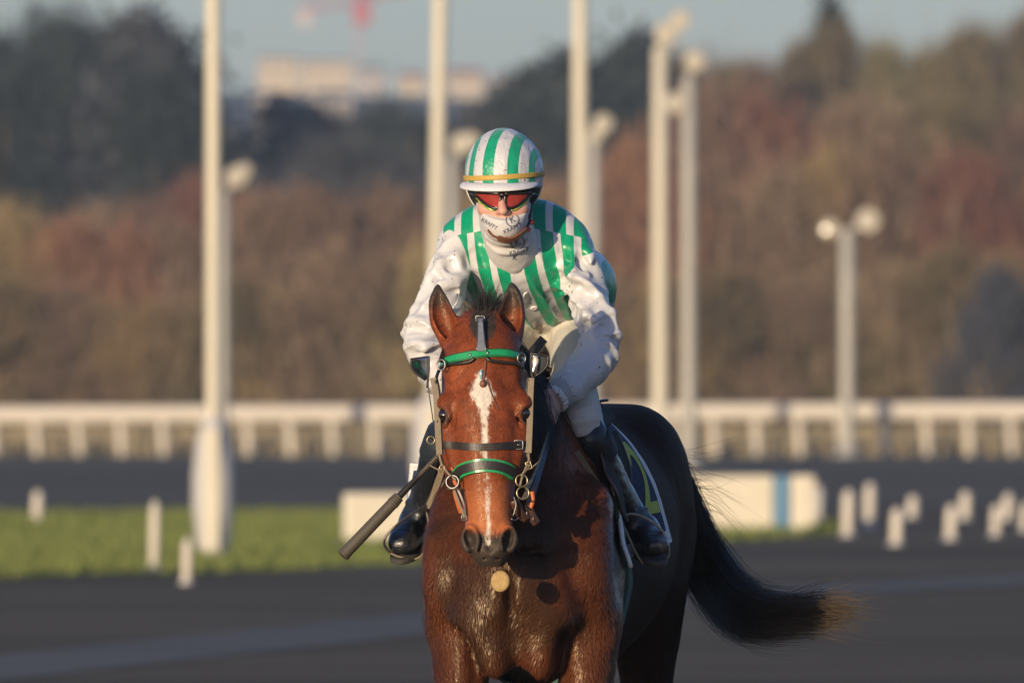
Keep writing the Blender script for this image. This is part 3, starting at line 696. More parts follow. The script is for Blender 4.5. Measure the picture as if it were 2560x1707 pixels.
# ears
EARS = [[(1131, 868, .105, .020, .026), (1124, 840, .11, .030, .030), (1108, 800, .115, .034, .028), (1098, 762, .12, .027, .022), (1094, 728, .125, .013, .012), (1095, 712, .125, .003, .004)],
        [(1262, 868, .105, .024, .026), (1270, 836, .11, .037, .030), (1278, 792, .115, .036, .028), (1283, 752, .12, .026, .022), (1281, 722, .125, .013, .012), (1279, 708, .125, .003, .004)]]
for sg, E in zip((-1, 1), EARS):
    UE = unit((1, sg * .35, 0))
    A_(Sweep([P(x, y, Y) for x, y, Y, a, b in E], [a for *_, a, b in E], [b for *_, b in E], UE), .018)
    inn = [(x + sg * -3, y, Y - .020, a * .74, b * .86) for x, y, Y, a, b in E[1:-1]]
    inn[0] = (inn[0][0], inn[0][1] + 4, inn[0][2] + .004, inn[0][3] * .55, inn[0][4] * .7)
    C_(Sweep([P(x, y, Y) for x, y, Y, a, b in inn], [a for *_, a, b in inn], [b for *_, b in inn], UE), .006)

def run(lo, hi, h):
    F = Field(lo, hi, h)
    for kd, p, k in hp: (F.add if kd == '+' else F.cut)(p, k)
    return F
hb = run((-.34, .10, -.02), (.56, 2.12, 1.74), .0105)
def skin_relief(X, Y, Z): return .0022 * wob(X, Y, Z, 42, 3) * np.clip((1.45 - Z) * 4, 0, 1) + .0012 * wob(X, Y, Z, 110, 4)
hb.disp(skin_relief)
HBOX = (np.array([-.215, -.13, 1.155]), np.array([.085, .30, 1.92]))
hh_ = run(*HBOX, .0033); hh_.disp(lambda X, Y, Z: .0008 * wob(X, Y, Z, 110, 4) + skin_relief(X, Y, Z) * .3)
V1, F1 = hb.mesh(); V2, F2 = hh_.mesh()
inb = ((V1 > HBOX[0] + .012) & (V1 < HBOX[1] - .012)).all(1); F1 = F1[~inb[F1].all(1)]
HV = np.concatenate([V1, V2]); HF = np.concatenate([F1, F2 + len(V1)])
def to_px(V): 
    s = FPX / (CAM_D + V[:, 1]); return 1280 + V[:, 0] * s, 970 - (V[:, 2] - CAM_H) * s
hx_, hy_ = to_px(HV); front = HV[:, 1] < np.interp(hy_, [842, 1030, 1375], [.10, .03, -.03])
bl = [(900, 1208, -25), (922, 1206, -2), (940, 1202, 12), (960, 1202, 22), (985, 1205, 30), (1000, 1207, 25), (1025, 1208, 12), (1055, 1211, 8), (1085, 1211, 8), (1110, 1210, 8), (1135, 1212, 5), (1160, 1214, 2.0), (1200, 1216, 1.2), (1228, 1219, 3), (1250, 1219, 5.5), (1290, 1219, 4), (1330, 1222, 6), (1352, 1223, 5.5), (1362, 1224, 0), (1375, 1224, -25)]
bl = np.array(bl, float)
blaze = np.where(front, np.interp(hy_, bl[:, 0], bl[:, 2]) - np.abs(hx_ - np.interp(hy_, bl[:, 0], bl[:, 1])), -60)
blaze[(hy_ < 900) | (hy_ > 1375) | (HV[:, 1] > .2)] = -60
ish = (HV[:, 1] < .28)
muz = np.where(ish & (HV[:, 2] > 1.15), np.clip((hy_ + .35 * np.abs(hx_ - 1223) - 1322) / 38, 0, 1), 0); muz[~(HV[:, 1] < .12)] = 0
ear = np.where(ish & (hy_ < 862), np.clip((835 - hy_) / 110, 0, 1) * .85, 0)
poll = np.where(ish, np.clip((1.25 - np.hypot((hx_ - 1207) / 36, (hy_ - 808) / 48)) * 1.6, 0, 1), 0)
leg = np.clip((.62 - HV[:, 2]) / .15, 0, 1)
eyed = np.minimum(np.hypot(hx_ - 1104, (hy_ - 1042) * .8), np.hypot(hx_ - 1318, (hy_ - 1038) * .8)); eyed = np.where(ish & (HV[:, 2] > 1.3), np.clip((30 - eyed) / 14, 0, 1) * .62, 0)
dark = np.clip(np.maximum.reduce([muz, ear, poll, leg, eyed]), 0, 1)
orange = np.where(ish & (hy_ > 1200) & (HV[:, 1] < .1), np.clip((hy_ - 1190) / 70, 0, 1) * np.clip((1345 - hy_) / 30, 0, 1), 0)
wet = np.clip((1.42 - HV[:, 2]) / .12, 0, 1) * np.clip((.75 - HV[:, 1]) / .2, 0, 1) * np.clip((HV[:, 2] - .55) / .2, 0, 1) * np.clip((HV[:, 1] - .13) / .05, 0, 1)
flank_shade = np.clip((HV[:, 1] - .36) / .3, 0, 1)  # mask for the shade painted on the flanks, over their darker coat
sweat = np.clip(1.5 * np.exp(-((HV[:, 0] + .01) / .13) ** 2 - ((HV[:, 2] - 1.08) / .2) ** 2) + .9 * wob(HV[:, 0], HV[:, 1], HV[:, 2], 22, 15), -.4, 1.3) * np.clip((HV[:, 1] - .1) / .05, 0, 1)
def coat():
    t = NT('bay_coat'); v = t.co(); hv = t.map((1, 1, .18))
    big = t.noise(7, 4, .6); fine = t.noise(190, 3, .6, hv); mid = t.noise(38, 4, .65)
    bay = t.mix(t.step(big, .35, .65), (.13, .026, .009), (.26, .058, .018)); bay = t.mix(t.math('MULTIPLY', t.step(fine, .45, .75), .5), bay, (.33, .088, .028))
    bay = t.mix(t.math('MULTIPLY', t.step(mid, .48, .62), .6), bay, (.07, .016, .008))
    bay = t.mix(t.math('MULTIPLY', t.attr('orange'), .8), bay, (.40, .125, .042))
    w = t.attr('wet'); patch = t.math('ADD', t.noise(11, 4, .6, None, 1.5), t.math('MULTIPLY', t.attr('sweat'), -.16)); wetcol = t.mix(t.step(mid, .38, .62), t.mix(t.step(patch, .42, .58), (.022, .010, .006), (.055, .016, .007)), t.mix(t.step(patch, .42, .58), (.050, .024, .011), (.13, .028, .010)))
    bay = t.mix(t.math('MULTIPLY', w, .92), bay, wetcol)
    bay = t.mix(t.math('MULTIPLY', t.attr('flank_shade'), .96), bay, (.016, .009, .006))  # near-black flank shade mixed into the coat colour
    dk = t.attr('dark'); edge = t.math('ADD', dk, t.math('MULTIPLY', t.math('SUBTRACT', mid, .5), .7)); col = t.mix(t.step(edge, .25, .8), bay, (.045, .034, .028))
    bz = t.math('ADD', t.attr('blaze'), t.math('MULTIPLY', t.math('SUBTRACT', t.noise(150, 2, .6, t.map((1, 1, .3))), .5), 34)); bz = t.math('ADD', bz, t.math('MULTIPLY', t.math('SUBTRACT', t.noise(45, 2), .5), 26))
    col = t.mix(t.step(bz, -7, 8), col, t.mix(fine, (.45, .38, .30), (.72, .66, .57)))
    bd = t.attr('flank_shade'); rough = t.math('ADD', t.math('SUBTRACT', .50, t.math('MULTIPLY', w, .17)), t.math('MULTIPLY', bd, .1))
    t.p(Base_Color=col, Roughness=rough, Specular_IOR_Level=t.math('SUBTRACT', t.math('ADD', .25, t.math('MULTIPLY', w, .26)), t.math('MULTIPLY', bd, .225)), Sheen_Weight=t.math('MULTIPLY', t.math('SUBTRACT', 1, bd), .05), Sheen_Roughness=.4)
    t.b.inputs['Sheen Tint'].default_value = (.9, .6, .4, 1); t.b.inputs['Specular Tint'].default_value = (1, .84, .62, 1)
    clump = t.noise(62, 3, .6, t.map((1, 1, .55)), 2.2)
    b1 = t.bump(fine, .35, .004); b2 = t.n('Bump', Height=clump, Strength=t.math('ADD', .12, t.math('MULTIPLY', w, .42)), Distance=.010, Normal=b1); t.set(t.b, 'Normal', b2.outputs[0])
    return t.m
M_coat = coat()
horse = empty('horse', (HX + .9 * SPS, HY + .9 * CPS, 0)); tag(horse, 'bay racehorse with thin white blaze walking towards the camera', 'horse')
hme = mesh_np('body', HV, HF, True, dict(blaze=blaze, dark=dark, wet=wet, flank_shade=flank_shade, orange=orange, sweat=sweat))
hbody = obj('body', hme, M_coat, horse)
M_eye = NT('horse_eye').p(Base_Color=(.012, .006, .004), Roughness=.06, Specular_IOR_Level=.8, Coat_Weight=.6).m
for sg, ex, ey in ((-1, 1112, 1030), (1, 1309, 1026)):
    V, F = lathe([(0.0, -.0225)] + [(.0225 * math.sin(a), -.0225 * math.cos(a)) for a in np.linspace(.2, 2.94, 12)] + [(0, .0225)], 20, P(ex - sg * 1.5, ey + 8, -.0035)); obj('eye', mesh_np('eye', V, F), M_eye, horse)

# ------------------------------------------------------------------ hair
def hair_mat(name, c, c2, rough=.35):
    t = NT(name); f = t.noise(60, 2); t.p(Base_Color=t.mix(f, c, c2), Roughness=rough, Specular_IOR_Level=.5); return t.m
M_hair = hair_mat('black_hair', (.006, .005, .005), (.014, .011, .010), .5)
t = NT('tail_hair'); sx = t.n('SeparateXYZ', Vector=t.co()); f = t.noise(60, 2); t.p(Base_Color=t.mix(t.step(sx.outputs[0], .56, .72), t.mix(f, (.010, .008, .007), (.03, .021, .014)), t.mix(f, (.07, .046, .024), (.19, .135, .075))), Roughness=.4, Specular_IOR_Level=.4); M_tail = t.m  # ramp along x paints the sunlit brown of the tail end
g = np.random.default_rng(21)
def hair_obj(name, curves, n, jitter, r, mat, parent, K=14, fray=.0, lenvar=.25):
    """curves: guide paths (G,m,3); hairs are blends of neighbouring guides with jitter that grows to the tip"""
    G = np.array([catmull(c, K) for c in curves]); m = len(G)
    u = g.uniform(0, m - 1, n); i = np.minimum(u.astype(int), m - 2); f = (u - i)[:, None, None]
    Pp = G[i] * (1 - f) + G[i + 1] * f
    ln = 1 - g.uniform(0, 1, n) ** 2 * lenvar; tt = np.linspace(0, 1, K)
    idx = tt[None] * ln[:, None] * (K - 1); i0 = np.minimum(idx.astype(int), K - 2); ff = (idx - i0)[..., None]
    a = np.arange(n)[:, None]; Pp = Pp[a, i0] * (1 - ff) + Pp[a, i0 + 1] * ff
    off = g.normal(0, 1, (n, 1, 3)) * jitter; wv = g.normal(0, 1, (n, 1, 3)) * fray * (tt[None, :, None] ** 1.6)
    ph = g.uniform(0, 6.28, (n, 1, 1)); wave = np.sin(tt[None, :, None] * g.uniform(3, 8, (n, 1, 1)) + ph) * fray * .35 * g.normal(0, 1, (n, 1, 3)) * tt[None, :, None]
    V, F = strands(Pp + off + wv + wave, g.uniform(.7, 1.3, n) * r, np.full(n, r * .15))
    return obj(name, mesh_np(name, V, F), mat, parent)
# tail, swept to the side
tg = []
for (a, b, c, d, e) in [((1668, 1120), (1712, 1200), (1775, 1345), (1868, 1470), (1985, 1520)), ((1682, 1135), (1722, 1235), (1790, 1375), (1890, 1490), (2110, 1520)), ((1688, 1165), (1726, 1290), (1785, 1410), (1880, 1520), (2150, 1532)),
                        ((1692, 1210), (1722, 1330), (1775, 1440), (1870, 1545), (2120, 1545)), ((1692, 1255), (1715, 1360), (1765, 1470), (1860, 1565), (2060, 1565)), ((1690, 1290), (1706, 1390), (1755, 1495), (1850, 1580), (1990, 1585))]:
    tg.append([P(*a, 1.93), P(*b, 2.0), P(*c, 2.03), P(*d, 1.74), P(*e, 1.40)])
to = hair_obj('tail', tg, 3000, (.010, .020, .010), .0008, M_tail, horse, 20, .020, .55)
fl = []
for (b, c) in [((1740, 1140), (1800, 1155)), ((1745, 1165), (1830, 1165)), ((1770, 1200), (1850, 1270)), ((1775, 1240), (1870, 1320)), ((1800, 1290), (1900, 1370))]: fl.append([P(1676, 1128, 1.93), P((1676 + b[0]) / 2, b[1] - 12, 1.97), P(*b, 2.0), P(*c, 2.0)])
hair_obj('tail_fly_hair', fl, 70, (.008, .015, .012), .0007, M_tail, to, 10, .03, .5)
tipg = [[P(x0, y0, 1.62), P(x0 + 70, y0 - 12, 1.50), P(x0 + 150, y1, 1.40), P(x0 + 230, y1 + 4, 1.34)] for x0, y0, y1 in ((1930, 1500, 1492), (1950, 1530, 1516), (1940, 1552, 1530), (1900, 1572, 1556), (1880, 1585, 1580))]
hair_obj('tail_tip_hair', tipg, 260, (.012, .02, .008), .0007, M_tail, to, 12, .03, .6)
# mane on the near side of the neck, and the tuft between the ears
mg = []
for k, tq in enumerate(np.linspace(0, 1, 8)):
    b = H(-.05 + .42 * tq, -.055 + .05 * tq, 1.755 - .12 * tq) ; b[2] = 1.745 - .17 * tq
    mg.append([b, b + np.array([.035, -.02, .010]), b + np.array([.072, -.04, -.06]), b + np.array([.088 + .01 * tq, -.07, -.17]), b + np.array([.095 + .012 * tq, -.085, -.27])])
mn = hair_obj('mane', mg, 1500, (.008, .012, .008), .0009, M_hair, horse, 12, .018, .45)
fg = []
for (x0, x1, y1) in [(1180, 1165, 800), (1195, 1205, 748), (1205, 1212, 725), (1215, 1240, 735), (1228, 1262, 752), (1236, 1255, 790)]:
    fg.append([P(x0, 850, .13), P(x0 + (x1 - x0) * .2, 815, .12), P((x0 + x1) / 2, (790 + y1) / 2 - 6, .12), P(x1, y1, .13)])
hair_obj('forelock', fg, 620, (.008, .015, .008), .0010, M_hair, horse, 8, .016, .5)
fg = [[P(x0, 806, .12), P((x0 + x1) / 2, 832, .075), P(x1, y1, .04)] for x0, x1, y1 in ((1180, 1172, 838), (1192, 1186, 862), (1205, 1204, 882), (1218, 1222, 866), (1232, 1240, 840))]
hair_obj('forelock', fg, 260, (.006, .008, .008), .0008, M_hair, horse, 6, .016, .7)

# short coat hair: many tiny tapered blades lying along the body, wet and clumped on the chest
def coat_hair():
    tri = np.concatenate([HF[:, [0, 1, 2]], HF[:, [0, 2, 3]]]); A, B, C = HV[tri[:, 0]], HV[tri[:, 1]], HV[tri[:, 2]]
    nr = np.cross(B - A, C - A); ar = np.linalg.norm(nr, axis=1); nr = nr / (ar[:, None] + 1e-12)
    view = (nr[:, 1] < .25) & (A[:, 2] > .8) & (A[:, 1] < .62) & ~((nr[:, 0] > .75) & (A[:, 1] > .35))
    sx, sy = to_px(A); muzz = (A[:, 1] < .1) & (sy > 1300)
    wgt = ar * view * np.where(A[:, 1] < .7, 1.0, .35) * np.where(muzz, .25, 1)
    n = 135000; k = g.choice(len(tri), n, p=wgt / wgt.sum()); r1, r2 = np.sqrt(g.uniform(0, 1, n))[:, None], g.uniform(0, 1, n)[:, None]
    p = A[k] * (1 - r1) + B[k] * r1 * (1 - r2) + C[k] * r1 * r2; nn = nr[k]
    px, py = to_px(p); head = (p[:, 1] < .17) & (p[:, 2] > 1.12)
    fl = np.tile(np.array([.0, .05, -1.0]), (n, 1)); sw = wob(p[:, 0], p[:, 1], p[:, 2], 14, 8)
    fl[:, 0] += 1.0 * sw * (~head) + .3 * sw + np.clip((p[:, 0]) * 1.0, -.3, .3); back = p[:, 1] > .5; fl[back] += np.array([.25, .9, 0])
    fl = unit(fl - nn * (fl * nn).sum(1, keepdims=True)); lift = np.where(head, .12, .30)[:, None] * g.uniform(.4, 1.6, (n, 1))
    d = unit(fl + nn * lift + g.normal(0, .16, (n, 3)))
    L = np.where(head, g.uniform(.004, .008, n), g.uniform(.008, .018, n)) * np.where(p[:, 1] > .55, .6, 1); cl = (~head) & (wob(p[:, 0], p[:, 1], p[:, 2], 60, 9) > .1); L = np.where(cl, L * 1.25, L)
    wd = np.where(head, .0005, .0008) * g.uniform(.7, 1.5, n); sd = unit(np.cross(d, nn)) * wd[:, None]
    v0, v1, v2 = p - sd, p + sd, p + d * L[:, None]; vm = p + (d * .55 - nn * 0) * L[:, None] + nn * (L * .05)[:, None]
    V = np.stack([v0, v1, vm + sd * .7, v2, vm - sd * .7], 1).reshape(-1, 3); o_ = np.arange(n)[:, None] * 5
    Fq = o_ + np.array([[0, 1, 2, 4]]); Ft = o_ + np.array([[4, 2, 3]])
    ix, iy = to_px(p)
    def near(attr):
        return np.repeat(attr[tri[k, 0]], 5)
    me = mesh_np('coat_hair', V, [Fq, Ft], True, dict(blaze=near(blaze), dark=near(dark), wet=near(wet), flank_shade=near(flank_shade), orange=near(orange), sweat=near(sweat)))
    t = NT('coat_blades'); rn = t.noise(900, 1); 
    c = t.mix(rn, (.115, .024, .009), (.35, .094, .03)); c = t.mix(t.math('MULTIPLY', t.attr('orange'), .7), c, (.46, .16, .06)); c = t.mix(t.math('MULTIPLY', t.attr('wet'), .85), c, t.mix(rn, (.028, .012, .007), (.17, .052, .018)))
    c = t.mix(t.math('MULTIPLY', t.step(t.attr('sweat'), .25, .8), .8), c, t.mix(rn, (.020, .011, .007), (.085, .038, .016))); c = t.mix(t.math('MULTIPLY', t.attr('flank_shade'), .95), c, (.010, .007, .006)); c = t.mix(t.step(t.attr('dark'), .3, .7), c, (.05, .038, .03)); c = t.mix(t.step(t.attr('blaze'), -2, 5), c, (.68, .61, .51))
    t.p(Base_Color=c, Roughness=.39, Specular_IOR_Level=t.math('SUBTRACT', .5, t.math('MULTIPLY', t.attr('flank_shade'), .4)), Specular_Tint=(1, .82, .6))
    o = obj('coat_hair', me, t.m, horse); o['kind'] = 'stuff'
coat_hair()
# ================================================================== the rider
class Half:
    """half space below a plane: n.p < c"""
    def __init__(s, n, pt): s.nn = unit(n); s.c = float((s.nn * np.asarray(pt)).sum())
    def __call__(s, X, Y, Z): return f4(s.nn[0]) * X + f4(s.nn[1]) * Y + f4(s.nn[2]) * Z - f4(s.c)
    def bounds(s): return np.full(3, -50.), np.full(3, 50.)
rider = empty('person', tuple(P(1380, 1300, .95))); tag(rider, 'jockey in green and white striped silks and mirrored goggles riding the bay horse', 'person')
SL, SR = P(1152, 600, .68), P(1414, 598, .71)
ARM_R = [(1410, 606, .71, .048), (1440, 655, .68, .052), (1464, 730, .645, .050), (1490, 800, .61, .049), (1497, 862, .60, .049), (1470, 915, .55, .052), (1430, 955, .50, .047), (1398, 985, .46, .038)]
ARM_L = [(1154, 606, .68, .046), (1136, 652, .655, .050), (1112, 720, .625, .054), (1084, 785, .60, .056), (1062, 840, .58, .052), (1078, 900, .57, .052), (1120, 965, .565, .046), (1150, 1012, .56, .038)]
TOR = [(1284, 592, .70, .120, .062), (1284, 628, .715, .172, .092), (1296, 672, .79, .172, .112), (1342, 708, .90, .164, .114), (1386, 716, 1.02, .160, .116), (1398, 738, 1.10, .148, .108)]
UT = unit((1, -.12, .02))
torso = Sweep([P(x, y, Y) for x, y, Y, a, b in TOR], [a for *_, a, b in TOR], [b for *_, b in TOR], UT, e=2.2)
armR = Sweep([P(x, y, Y) for x, y, Y, r in ARM_R], [r for *_, r in ARM_R], None, (0, 1, 0)); armL = Sweep([P(x, y, Y) for x, y, Y, r in ARM_L], [r for *_, r in ARM_L], None, (0, 1, 0))
shp = [('+', torso, .01), ('+', Sweep([P(1210, 640, .70), P(1288, 664, .685), P(1372, 640, .71)], [.06, .07, .06], [.06, .06, .06], (0, 1, 0)), .06), ('+', Sweep([SL, P(1214, 566, .70), P(1284, 556, .715), P(1362, 562, .72), SR], [.044, .052, .06, .054, .046], None, UT), .06), ('+', armR, .035), ('+', armL, .035)]
sh = Field((-.33, .36, 1.52), (.36, 1.24, 2.09), .0038)
for kd, p, k in shp: sh.add(p, k)
# folds: diagonal from the armholes, rings above the elbows and at the cuffs, pulls across the chest
def fold(pts, r, k=.022, deep=None):
    sh.add(Sweep([P(*q) for q in pts], r, None, (0, 1, 0)), k)
for pts, r in [
    ([(1398, 690, .645), (1440, 672, .605), (1480, 700, .615)], [.004, .010, .003]), ([(1405, 712, .64), (1450, 700, .595), (1500, 742, .60)], [.004, .010, .003]),
    ([(1420, 610, .66), (1432, 650, .605), (1424, 690, .60), (1404, 706, .62)], [.003, .011, .010, .003]), ([(1455, 600, .66), (1476, 650, .62), (1474, 690, .605)], [.003, .009, .003]),
    ([(1447, 800, .585), (1475, 790, .56), (1505, 800, .565)], [.003, .010, .003]), ([(1450, 850, .56), (1480, 838, .545), (1520, 846, .555)], [.004, .011, .004]), ([(1452, 880, .545), (1490, 884, .535), (1530, 892, .56)], [.004, .011, .004]),
    ([(1530, 780, .60), (1538, 820, .59), (1536, 862, .585)], [.003, .008, .003]), ([(1425, 915, .515), (1455, 925, .495), (1478, 950, .515)], [.003, .010, .003]), ([(1404, 942, .475), (1425, 955, .46), (1440, 985, .475)], [.003, .009, .003]), ([(1440, 900, .525), (1462, 940, .50), (1454, 985, .50)], [.003, .008, .003]),
    ([(1092, 640, .62), (1108, 680, .575), (1140, 696, .575), (1166, 700, .60)], [.003, .010, .010, .003]), ([(1072, 690, .61), (1100, 712, .56), (1150, 716, .565)], [.003, .009, .003]), ([(1150, 610, .66), (1146, 650, .60), (1160, 690, .60)], [.003, .010, .003]),
    ([(1016, 800, .60), (1040, 806, .545), (1082, 800, .54), (1122, 790, .56)], [.003, .010, .011, .003]), ([(1010, 838, .58), (1040, 846, .53), (1082, 838, .53)], [.003, .011, .003]), ([(1020, 866, .57), (1056, 872, .50), (1094, 862, .51)], [.003, .010, .003]), ([(1150, 722, .585), (1142, 756, .56), (1120, 780, .555)], [.003, .009, .003]),
    ([(1190, 640, .63), (1196, 690, .66), (1216, 730, .72)], [.003, .008, .003]), ([(1378, 640, .64), (1384, 690, .68), (1400, 740, .74)], [.003, .009, .003]), ([(1340, 690, .70), (1375, 715, .73), (1400, 752, .80)], [.003, .009, .003]), ([(1240, 690, .69), (1262, 730, .74), (1310, 760, .83)], [.003, .007, .003]),
    ([(1200, 590, .655), (1215, 620, .625), (1222, 660, .65)], [.003, .007, .003]), ([(1352, 590, .66), (1345, 630, .63), (1352, 670, .67)], [.003, .007, .003])]: fold(pts, r)
aR, aL = P(1470, 730, .64), P(1100, 730, .62)
def cloth(X, Y, Z):
    w1 = wob(X, Y, Z, 30, 31); w2 = wob(X * 1.4, Y, Z * .8, 62, 32); w3 = wob(X, Y, Z, 120, 33)
    return .0045 * w1 + .0012 * (1 - 2 * np.abs(w2))
def sleeve_folds(A, sgn):
    Q = catmull(np.array([P(x, y, Y) for x, y, Y, r in A]), 60); T = unit(np.gradient(Q, axis=0)); L = np.concatenate([[0], np.cumsum(np.linalg.norm(np.diff(Q, axis=0), axis=1))])
    def f(X, Y, Z):
        p = np.stack([X, Y, Z], -1); best = np.full(len(p), 9.0); k = np.zeros(len(p), int)
        for i in range(0, 60, 2):
            d = ((p - Q[i]) ** 2).sum(1); m = d < best; best[m] = d[m]; k[m] = i
        r = p - Q[k]; u = np.cross(T[k], np.array([0, 1., 0])); u /= np.linalg.norm(u, axis=1, keepdims=True); w_ = np.cross(T[k], u); an = np.arctan2((r * w_).sum(1), (r * u).sum(1)); t = L[k] + (r * T[k]).sum(1)
        w = wob(X, Y, Z, 22, 81 + sgn); mk = np.exp(-((np.sqrt(best) - .055) / .035) ** 2)
        w5 = wob(X, Y, Z, 12, 85 + sgn); rings = np.sin(t * 78 + 3.0 * np.sin(an + .8 * sgn) + 3.2 * w5 + 1.2 * w); drap = np.sin(an * 3 + t * 26 * sgn + 4.0 * w5 + .8 * w + 1)
        elb = np.exp(-((t - .30) / .10) ** 2) + .8 * np.exp(-((t - .44) / .07) ** 2) + .55 * np.exp(-((t - .10) / .07) ** 2)
        sharp = lambda q: np.maximum(1 - np.sqrt(q * q + .02), 0) ** 1.3 * 2 - .75
        return mk * (.0080 * sharp(rings) * np.minimum(elb, 1.1) * (.45 + .55 * np.cos(an * 1 + w5 * 4 + t * 20)) + .0078 * sharp(drap) * np.exp(-((t - .16) / .12) ** 2))
    return f
sh.disp(cloth); sh.disp(sleeve_folds(ARM_R, 1)); sh.disp(sleeve_folds(ARM_L, -1))
def chest_folds(X, Y, Z):
    m = np.clip((.30 - np.abs(X - .03)) * 6, 0, 1) * np.clip((2.0 - Z) * 10, 0, 1) * np.exp(-((X - .035) / .12) ** 2); w = wob(X, Y, Z, 26, 91)
    return m * .006 * ((1 - np.abs(np.sin((X * .9 + (Z - 1.85) * .42) * 62 + 2.6 * w))) ** 1.6 * 2 - .7)
sh.disp(chest_folds)
sh.cut(Half((0, -.5, -1), P(1345, 786, .88)), .006) if False else None
V, F = sh.mesh()
def relax(V, F, it=2, lam=.5):
    e = np.concatenate([F[:, [0, 1]], F[:, [1, 2]], F[:, [2, 3]], F[:, [3, 0]]]); e = np.concatenate([e, e[:, ::-1]]); cnt = np.bincount(e[:, 0], minlength=len(V))[:, None].clip(1)
    for _ in range(it):
        S = np.stack([np.bincount(e[:, 0], V[e[:, 1], k], minlength=len(V)) for k in range(3)], -1); V = V * (1 - lam) + lam * S / cnt
    return V
V = relax(V, F, 3)
# keep the tails of the shirt only down to the waistband
c4, c5 = P(1368, 752, 1.02), P(1388, 758, 1.10)
N0, W0 = P(1284, 610, .61), P(1347, 790, .86)
ax = unit(W0 - N0); LT = unit(np.array([1., 0, 0]) - ax * ax[0])
us = (V - N0) @ LT
dt = bcast(torso, V[:, 0], V[:, 1], V[:, 2]); da = np.minimum(bcast(armR, V[:, 0], V[:, 1], V[:, 2]), bcast(armL, V[:, 0], V[:, 1], V[:, 2]))
arm = dt - da                                   # positive on the sleeves
seam = V[:, 2] - P(0, 563, .66)[2] + .18 * np.abs(V[:, 0] - .005)
vx, vy = to_px(V)
def silk():
    t = NT('silk_stripes'); u = t.math('ABSOLUTE', t.attr('u')); sm = t.step(t.attr('seam'), -.0008, .0008)
    u = t.math('ADD', u, t.math('MULTIPLY', sm, .017)); ph = t.math('FRACT', t.math('DIVIDE', t.math('SUBTRACT', u, .018), .049))
    gr = t.math('MULTIPLY', t.step(ph, .0, .02), t.math('SUBTRACT', 1, t.step(ph, .645, .66))); gr = t.math('MULTIPLY', gr, t.math('GREATER_THAN', u, .018))
    gr = t.math('MULTIPLY', gr, t.math('SUBTRACT', 1, t.step(t.attr('arm'), .030, .0315)))
    n = t.noise(60, 3, .6)
    col = t.mix(gr, t.mix(n, (.50, .49, .48), (.57, .56, .55)), t.mix(n, (.002, .23, .105), (.004, .32, .155)))
    v = t.n('TexVoronoi', Scale=170.0, Randomness=1.0); t.set(v, 'Vector', t.map((1, 1, .8)))
    cell = t.n('SeparateColor', Color=v.outputs['Color']); sz = t.math('MULTIPLY', t.math('POWER', cell.outputs[0], 5), .60); big = t.step(t.noise(9, 2), .44, .66)
    sp = t.math('LESS_THAN', v.outputs['Distance'], t.math('MULTIPLY', sz, t.math('ADD', .25, t.math('MULTIPLY', big, .85))))
    sp2 = t.math('MULTIPLY', t.step(t.noise(420, 2, .6), .70, .74), t.step(t.noise(14, 2), .5, .6)); sp = t.math('MAXIMUM', sp, t.math('MULTIPLY', sp2, .8))
    col = t.mix(t.math('MULTIPLY', sp, .8), col, (.10, .075, .055))
    sb = t.math('LESS_THAN', t.math('ABSOLUTE', t.math('SUBTRACT', t.attr('arm'), .0315)), .0016); sb = t.math('MAXIMUM', sb, t.math('MULTIPLY', t.math('LESS_THAN', t.math('ABSOLUTE', t.attr('seam')), .0012), t.math('LESS_THAN', t.attr('arm'), .0315)))
    t.p(Base_Color=col, Roughness=t.math('ADD', .34, t.math('MULTIPLY', sp, .4)), Specular_IOR_Level=.55, Sheen_Weight=.15, Sheen_Roughness=.35)
    h = t.math('SUBTRACT', t.noise(17, 2, .45, None, 1.2), t.math('MULTIPLY', sb, .25)); h2 = t.noise(90, 2, .5, t.map((1, 1, .5)), .8)
    t.bump(t.math('ADD', h, t.math('MULTIPLY', h2, .12)), .16, .014); return t.m
shirt = obj('shirt', mesh_np('shirt', V, F, True, dict(u=us, arm=arm, seam=seam)), silk(), rider)
SHT = BVHTree.FromPolygons([tuple(v) for v in V], [tuple(f) for f in F])
def front_hit(bvh, px, py, off=.002, y0=-.6):
    o = P(px, py, y0); e = P(px, py, 3.0); d = Vector(e - o).normalized(); h = bvh.ray_cast(Vector(o), d)
    if h[0] is None: return None
    return np.array(h[0]) + np.array(h[1]) * off, np.array(h[1])
M_button = simple('pearl_button', (.75, .70, .62), .3, nscale=60, var=.08, bump=0)
for bx, by in ((1295, 668), (1314, 736), (1335, 770)):
    h = front_hit(SHT, bx, by, 0.0)
    if h:
        Rm = np.array(Vector(h[1]).to_track_quat('Z', 'Y').to_matrix()); V, F = lathe([(.009, -.002), (.0098, .001), (.0085, .0032), (.005, .0026), (0, .0022)], 18, h[0], Rm); obj('button', mesh_np('button', V, F), M_button, shirt)
pl = [front_hit(SHT, x, y, .0006)[0] for x, y in ((1284, 640), (1290, 660), (1300, 690), (1311, 725), (1326, 755), (1338, 775)) if front_hit(SHT, x, y)]
